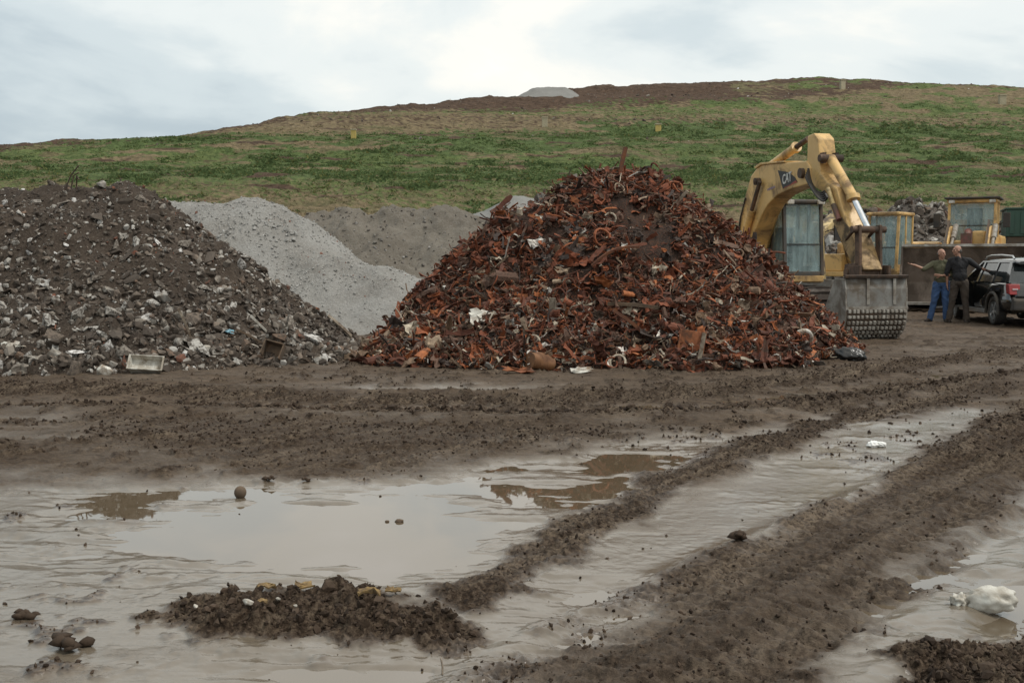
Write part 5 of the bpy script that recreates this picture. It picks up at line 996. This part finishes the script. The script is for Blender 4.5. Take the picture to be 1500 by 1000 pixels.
def put(name, mb, mat, pos, R, label, cat, bev=0, group=None):
    o = mb.build(name, M[mat], None, bev); o.matrix_world = Matrix.Translation(pos) @ R.to_4x4(); o['kind'] = 'thing'; return tag(o, label, cat, group)
def crumple(seed, L, W, H, n=9, sharp=.35):
    """a crumpled bag or rag: lumpy closed skin"""
    r = np.random.RandomState(seed); v, f = IC2[0].copy(), IC2[1]; 
    b = bmesh.new(); bmesh.ops.create_icosphere(b, subdivisions=4, radius=1); v = np.array([x.co[:] for x in b.verts]); f = [[q.index for q in x.verts] for x in b.faces]; b.free()
    for k in range(n):
        d = r.randn(3); d /= np.linalg.norm(d); s = v @ d; v = v * (1 + sharp * .22 * np.abs(np.sin(s * (2 + 4 * r.rand()) + r.rand() * 6)) - .02)[:, None]
    v = v / np.abs(v).max(0); v = v * (1 + .035 * fbm(v[:, 0] * 9 + 3 * v[:, 1], v[:, 2] * 14 + seed, 3, seed + 3)[:, None] + .03 * fbm(v[:, 0] * 5 + seed, v[:, 1] * 5 + v[:, 2] * 4, 4, seed)[:, None]); v *= np.array([L / 2, W / 2, H / 2]); v[:, 2] = np.maximum(v[:, 2], -H * .36); m = MB(); m.add([tuple(q) for q in v], f, True); return m
# scrap heap
put('rusty_post', bend_box(.62, .075, .06, 5, .01, 1), 'rust_brown', on(SCR, 911, 258, .22), EU(0, -78, 12), 'rusty brown post standing up from the summit of the scrap heap', 'post')
put('short_stake', bend_box(.30, .04, .03, 4, .01, 2), 'wood', on(SCR, 797, 283, .10), EU(0, -84, 60), 'short pale stake poking up on the left shoulder of the scrap heap', 'stake')
for px, py, s, l in ((888, 274, .26, 'torn white sheet draped near the summit of the scrap heap'), (790, 326, .22, 'white torn strip hanging on the dark upper face of the scrap heap'), (868, 488, .19, 'white rag hanging low in the middle of the scrap heap face'), (782, 440, .13, 'small white scrap above the middle planks of the scrap heap'), (1030, 446, .13, 'pale crumpled scrap beside the orange plate on the scrap heap'), (895, 330, .14, 'pale twisted scrap just below the dark hollow of the scrap heap')):
    v, f = sheet(int(px), 1, .5, .2, 6, .02); m = MB(); m.add(v * s, f); put('white_rag', m, 'plastic_white', on(SCR, px, py, .03) + Vector((0, -.06, .02)), EU(62, 15, px % 50), l, 'rag')
v, f = sheet(5, 1, .55, .05, 8, .03); m = MB(); m.add(v * .50, f); put('enamel_panel', m, 'white_enamel', on(SCR, 713, 471, .02) + Vector((0, -.16, .06)), EU(48, 6, 10), 'large dented white enamel panel on the lower left of the scrap heap', 'enamel panel')
put('pale_plank', bend_box(.42, .09, .03, 5, .01, 3), 'wood', on(SCR, 663, 519, .05) + Vector((0, -.06, .0)), EU(10, 48, 25), 'short pale plank leaning at the lower left foot of the scrap heap', 'plank')
put('upright_board', bend_box(.48, .10, .035, 5, .01, 4), 'wood', on(SCR, 809, 464, .02) + Vector((0, -.1, .03)), EU(0, 84, 80), 'weathered board standing upright in the lower middle of the scrap heap', 'board')
put('dark_beam', bend_box(.75, .07, .05, 5, .02, 5), 'wood_dark', on(SCR, 925, 455, .03) + Vector((0, -.16, .05)), EU(0, 4, -8), 'long dark beam sticking out flat from the lower scrap heap', 'beam')
put('long_pipe', bend_box(.9, .05, .05, 6, .04, 6), 'rust_brown', on(SCR, 930, 487, .02) + Vector((0, -.13, .03)), EU(0, 40, 12), 'long rusty bar sloping below the dark beam on the scrap heap', 'bar')
put('bent_rail', bend_box(.8, .05, .04, 6, .10, 7), 'rust_brown', on(SCR, 900, 380, .02) + Vector((0, -.13, .03)), EU(10, -22, 8), 'bowed rusty rail across the middle of the scrap heap', 'rail')
v, f = sheet(21, 1, .75, .07, 7, .03); m = MB(); m.add(v * .36, f); put('orange_plate', m, 'rust_orange', on(SCR, 1026, 428, .02) + Vector((0, -.08, .03)), EU(66, -14, 0), 'bright orange rusted plate on the right face of the scrap heap', 'plate')
m = MB().bx(-.19, .19, -.04, .03, -.26, .26).bx(.13, .19, -.10, -.04, -.26, .26).bx(-.19, -.16, -.07, -.04, -.26, .26); put('rusted_door_panel', m, 'rust_orange', on(SCR, 1010, 516, .06) + Vector((0, -.1, .0)), EU(-16, 8, -10), 'upright orange rusted panel with folded edges at the foot of the scrap heap', 'panel', .012)
m = MB().bx(-.03, .03, -.02, .02, -.25, .25); put('tan_strip', m, 'wood', on(SCR, 1021, 517, .06) + Vector((.02, -.22, .0)), EU(-14, 10, -10), 'pale tan strip resting against the upright orange panel', 'strip', .006)
def drum(L, r, seed):
    q = np.random.RandomState(seed); m = MB(); ks = [0, .03, .06, .3, .33, .36, .64, .67, .7, .94, .97, 1]; rr = [.97, 1.03, .97, .97, 1.03, .97, .97, 1.03, .97, .97, 1.03, .97]
    m.loft([[Vector((L * (k - .5), r * b * cos(a) * (1 + .07 * sin(3 * a + k * 4)), r * b * sin(a) * (.88 + .09 * cos(2 * a + k * 5)))) for a in [2 * pi * i / 24 for i in range(24)]] for k, b in zip(ks, rr)], True); return m
put('dented_drum', drum(.34, .15, 1), 'tan_rust', og(791, 543, .125) + Vector((0, -.02, .0)), EU(0, 8, 28), 'dented tan rusty drum at the front foot of the scrap heap, larger of the two', 'drum')
put('dented_drum', drum(.26, .12, 2), 'tan_rust', og(727, 541, .10) + Vector((0, .02, .0)), EU(0, -12, 60), 'smaller orange rusty drum left of the bigger dented drum', 'drum')
put('grey_stone', MB().add(*[x.tolist() for x in (ROCKS[7][0] * .07, ROCKS[7][1])]), 'grey_steel', og(716, 544, .05), EU(20, 0, 0), 'rounded grey stone in front of the smaller rusty drum', 'stone')
v, f = sheet(31, 1, .55, .09, 6, .02); m = MB(); m.add(v * .40, f); put('rusty_sheet', m, 'rust_orange', og(760, 549, .05), EU(10, 4, 0), 'flat orange-edged sheet lying on the mud in front of the drums', 'sheet')
v, f = sheet(33, 1, .5, .06, 6, .02); m = MB(); m.add(v * .30, f); put('bent_sheet', m, 'white_enamel', og(852, 548, .05), EU(14, 0, 6), 'pale bent strip of sheet lying along the foot of the scrap heap', 'sheet')
v, f = sheet(35, 1, .8, .06, 6, .03); m = MB(); m.add(v * .17, f); put('white_square', m, 'white_enamel', on(SCR, 862, 522, .05) + Vector((0, -.08, 0)), EU(40, 0, 10), 'small square white lid on the lower centre of the scrap heap', 'sheet')
m = crumple(4, .16, .12, .12); put('white_lump', m, 'plastic_white', og(948, 541, .05), EU(0, 0, 20), 'white crumpled lump at the foot of the scrap heap', 'plastic lump')
put('teal_fragment', MB().add(*[x.tolist() for x in (sheet(41, 1, .5, .1, 5, .03)[0] * .3, sheet(41, 1, .5, .1, 5, .03)[1])]), 'teal', on(SCR, 1104, 470, .03) + Vector((0, -.08, 0)), EU(70, 30, 10), 'dull teal painted fragment low on the right of the scrap heap', 'fragment')
put('curved_pipe', MB().tube([(.16 * cos(a), 0, .16 * sin(a)) for a in [i * .28 for i in range(10)]], .035, 10), 'white_enamel', on(SCR, 1172, 505, .06) + Vector((0, -.1, .02)), EU(20, 10, 20), 'curved white pipe elbow near the right end of the scrap heap', 'pipe')
m = crumple(9, .52, .30, .27, 10, .5); put('black_bag', m, 'plastic_black', og(1245, 529, .085), EU(0, 6, -12), 'shiny black rubbish bag lying at the right end of the scrap heap', 'rubbish bag')
# rubble heap
m = MB()
W_, H_ = .225, .11
m.loft([[Vector((x * a, y * a, z)) for x, y in ((-W_, -H_), (W_, -H_), (W_, H_), (-W_, H_))] for a, z in ((.86, 0), (1, .12), (1.06, .125), (1.06, .14), (.95, .142), (.86, .03), (.3, .025))], False); put('white_tub', m, 'plastic_white', og(212, 549, .07) + Vector((0, .1, 0)), EU(52, 4, 6), 'shallow white plastic tub tipped on edge at the foot of the rubble heap', 'tub', .015)
put('board_box', MB().bx(-.15, .15, -.12, .12, -.015, .015).bx(-.15, -.13, -.12, .12, .015, .20).bx(.13, .15, -.12, .12, .015, .16).bx(-.13, .13, .10, .12, .015, .18), 'card', on(RUB, 404, 520, .05) + Vector((0, -.08, 0)), EU(64, 14, -8), 'broken brown board box tipped open at the foot of the rubble heap', 'box', .006)
put('thin_pole', bend_box(.62, .035, .035, 6, .02, 11), 'wood', on(RUB, 276, 491, .05) + Vector((0, -.12, .06)), EU(0, 70, 30), 'thin pale pole leaning steeply on the lower rubble heap', 'pole')
put('white_batten', bend_box(.44, .045, .03, 5, .0, 12), 'plastic_white', on(RUB, 384, 483, .05) + Vector((0, -.08, .02)), EU(0, 46, 10), 'short white batten sloping above the broken board box', 'batten')
put('grey_rod', bend_box(.5, .03, .03, 5, .01, 13), 'wood_dark', on(RUB, 370, 500, .05) + Vector((0, -.09, .02)), EU(0, 30, 14), 'dark thin rod lying left of the white batten', 'rod')
put('brown_plank', bend_box(.55, .11, .03, 6, .01, 14), 'wood', on(RUB, 498, 482, .04) + Vector((0, -.05, .02)), EU(20, 42, 10), 'brown plank sloping down the right edge of the rubble heap', 'plank')
v, f = sheet(51, 1, .45, .08, 6, .02); m = MB(); m.add(v * .24, f); put('orange_fragment', m, 'rust_orange', on(RUB, 459, 449, .04) + Vector((0, -.04, .02)), EU(40, 25, 10), 'orange rusty fragment on the right slope of the rubble heap', 'fragment')
v, f = sheet(52, 1, .6, .08, 6, .02); m = MB(); m.add(v * .15, f); put('blue_fragment', m, 'blue', on(RUB, 336, 490, .04) + Vector((0, -.04, .02)), EU(40, 10, 10), 'small pale blue plastic fragment on the lower rubble heap', 'fragment')
v, f = sheet(53, 1, .35, .05, 7, .02); m = MB(); m.add(v * .36, f); put('white_dish', m, 'white_enamel', on(RUB, 24, 510, .04) + Vector((0, -.05, .02)), EU(30, 0, 4), 'curved white dish-shaped shard on the far left of the rubble heap', 'shard')
for px, py, s, k, mt, l in ((155, 549, .13, 7, 'white_enamel', 'pale rounded boulder left of the white tub'), (52, 531, .17, 4, 'light_steel', 'broad pale stone at the far left foot of the rubble heap'), (82, 523, .13, 2, 'light_steel', 'bluish pale stone right of the broad pale stone'), (160, 428, .13, 1, 'light_steel', 'tilted pale slab-like stone in the middle of the rubble heap'), (303, 510, .10, 3, 'white_enamel', 'smooth white stone left of the broken board box'), (241, 440, .14, 0, 'grey_steel', 'big grey stone on the right-middle of the rubble heap'), (150, 268, .13, 5, 'light_steel', 'large pale stone on the summit of the rubble heap'), (373, 508, .09, 6, 'white_enamel', 'small white stone touching the broken board box')):
    put('boulder', MB().add(*[x.tolist() for x in (ROCKS[k][0] * s, ROCKS[k][1])]), mt, on(RUB, px, py, .0) + Vector((0, -.03, s * .25)), EU(px % 40, py % 30, px % 90), l, 'boulder', .012)
m = MB()
for k in range(3): m.tube([(-.2 + .1 * k, 0, 0), (-.1 + .05 * k, .03, .25), (.05, 0, .42 - .12 * k)], .012, 6)
put('twisted_wire', m, 'brown_steel', on(RUB, 112, 273, .0), EU(0, 0, 0), 'twisted dark wire sticking up from the crest of the rubble heap', 'wire')
# loose things on the wet ground
m = crumple(14, .24, .16, .14, 6, .35); o = put('white_bag', m, 'plastic_white', og(1452, 889, .055), EU(0, -6, -10), 'crumpled white plastic bag lying in the puddle at the right', 'plastic bag')
m = crumple(15, .10, .09, .09, 10, .7); bn = m.build('bag_neck', M['plastic_white'], o); bn.location = (-.14, .0, .0); 
for px, py, s, l in ((1279, 650, .075, 'white crumpled litter on the wet track, left piece of two'), (1290, 650, .06, 'white crumpled litter on the wet track, right piece of two')):
    put('paper_litter', crumple(px, s * 1.9, s * 1.4, s * .9, 8, .5), 'white_clean', og(px, py + 3, .02), EU(0, 0, px % 40), l, 'litter')
put('brown_ball', MB().sph((0, 0, 0), (.042, .042, .045), 18, 12), 'wood_dark', og(352, 722, .035), EU(0, 0, 0), 'brown ball-like stone at the far rim of the big puddle', 'ball')
for px, py, l, s in ((390, 866, 'ochre flake on the muddy ridge, leftmost of three on its top', .085), (446, 866, 'ochre flake on the muddy ridge, middle of three on its top', .085), (541, 890, 'bright ochre flake on the muddy ridge nearest the track', .10), (577, 872, 'small pale ochre flake beside the brightest one on the ridge', .07), (385, 909, 'small ochre stone in the front of the muddy ridge', .045)):
    v, f = sheet(int(px) + 7, 1, .55, .10, 6, .10); m = MB(); m.add(v * s, f); put('ochre_flake', m, 'peel', og(px, py, .035), EU(12, 5, px % 25), l, 'flake')
for px, py, s, l in ((365, 914, .035, 'pale whitish stone in the front of the muddy ridge'), (433, 905, .02, 'tiny white stone in the middle of the muddy ridge'), (287, 903, .018, 'tiny white stone at the left of the muddy ridge'), (408, 900, .02, 'tiny grey stone left of centre in the muddy ridge')):
    put('pale_stone', MB().add(*[x.tolist() for x in (ROCKS[3][0] * s, ROCKS[3][1])]), 'white_enamel', og(px, py, s * .5 + .02), EU(0, 20, px), l, 'stone', .003)
for px, py, s, l in ((100, 946, .075, 'dark mud lump alone in the wet corner left of the ridge'), (1080, 799, .06, 'dark mud lump on the edge of the diagonal wheel track'), (394, 703, .035, 'mud lump right of the brown ball beyond the puddle'), (447, 704, .03, 'flat mud lump beyond the middle of the puddle'), (40, 905, .05, 'mud lump at the left edge above the lone dark lump')):
    m = MB()
    for k in range(7): v, f = CLD[k % 6]; m.add([tuple(q) for q in v * s * rnd.uniform(.35, .7) + np.array([rnd.uniform(-s, s), rnd.uniform(-s * .5, s * .5), rnd.uniform(0, s * .4)])], f.tolist(), True)
    o = put('mud_lump', m, 'clod', og(px, py, .01), EU(0, 0, 0), l, 'mud lump'); at_ = o.data.attributes.new('tint', 'FLOAT', 'POINT'); at_.data.foreach_set('value', [.45 + .3 * rnd.random() for _ in o.data.vertices])
for px, py, L, l in ((585, 757, .10, 'small dark lump floating near the middle of the puddle'), (567, 757, .05, 'tiny dark speck left of the small lump in the puddle'),):
    put('floating_debris', crumple(px, L * .6, L * .4, L * .3), 'wood_dark', og(px, py, .004), EU(0, 0, 0), l, 'debris')
put('pale_twig', MB().tube([(0, 0, 0), (.01, .03, .02), (.03, .12, .02)], .004, 5), 'wood', og(648, 990, .02), EU(0, 0, 20), 'thin pale twig on the mud at the bottom of the view', 'twig')
put('pale_stick', bend_box(.26, .02, .015, 4, .01, 21), 'wood', og(1166, 581, .04), EU(0, 5, -30), 'short pale stick on the mud beyond the wet track', 'stick')
put('grey_stick', bend_box(.30, .018, .015, 4, .01, 22), 'wood', og(1188, 583, .04), EU(0, 0, 0), 'thin greyish stick lying right of the short pale stick', 'stick')
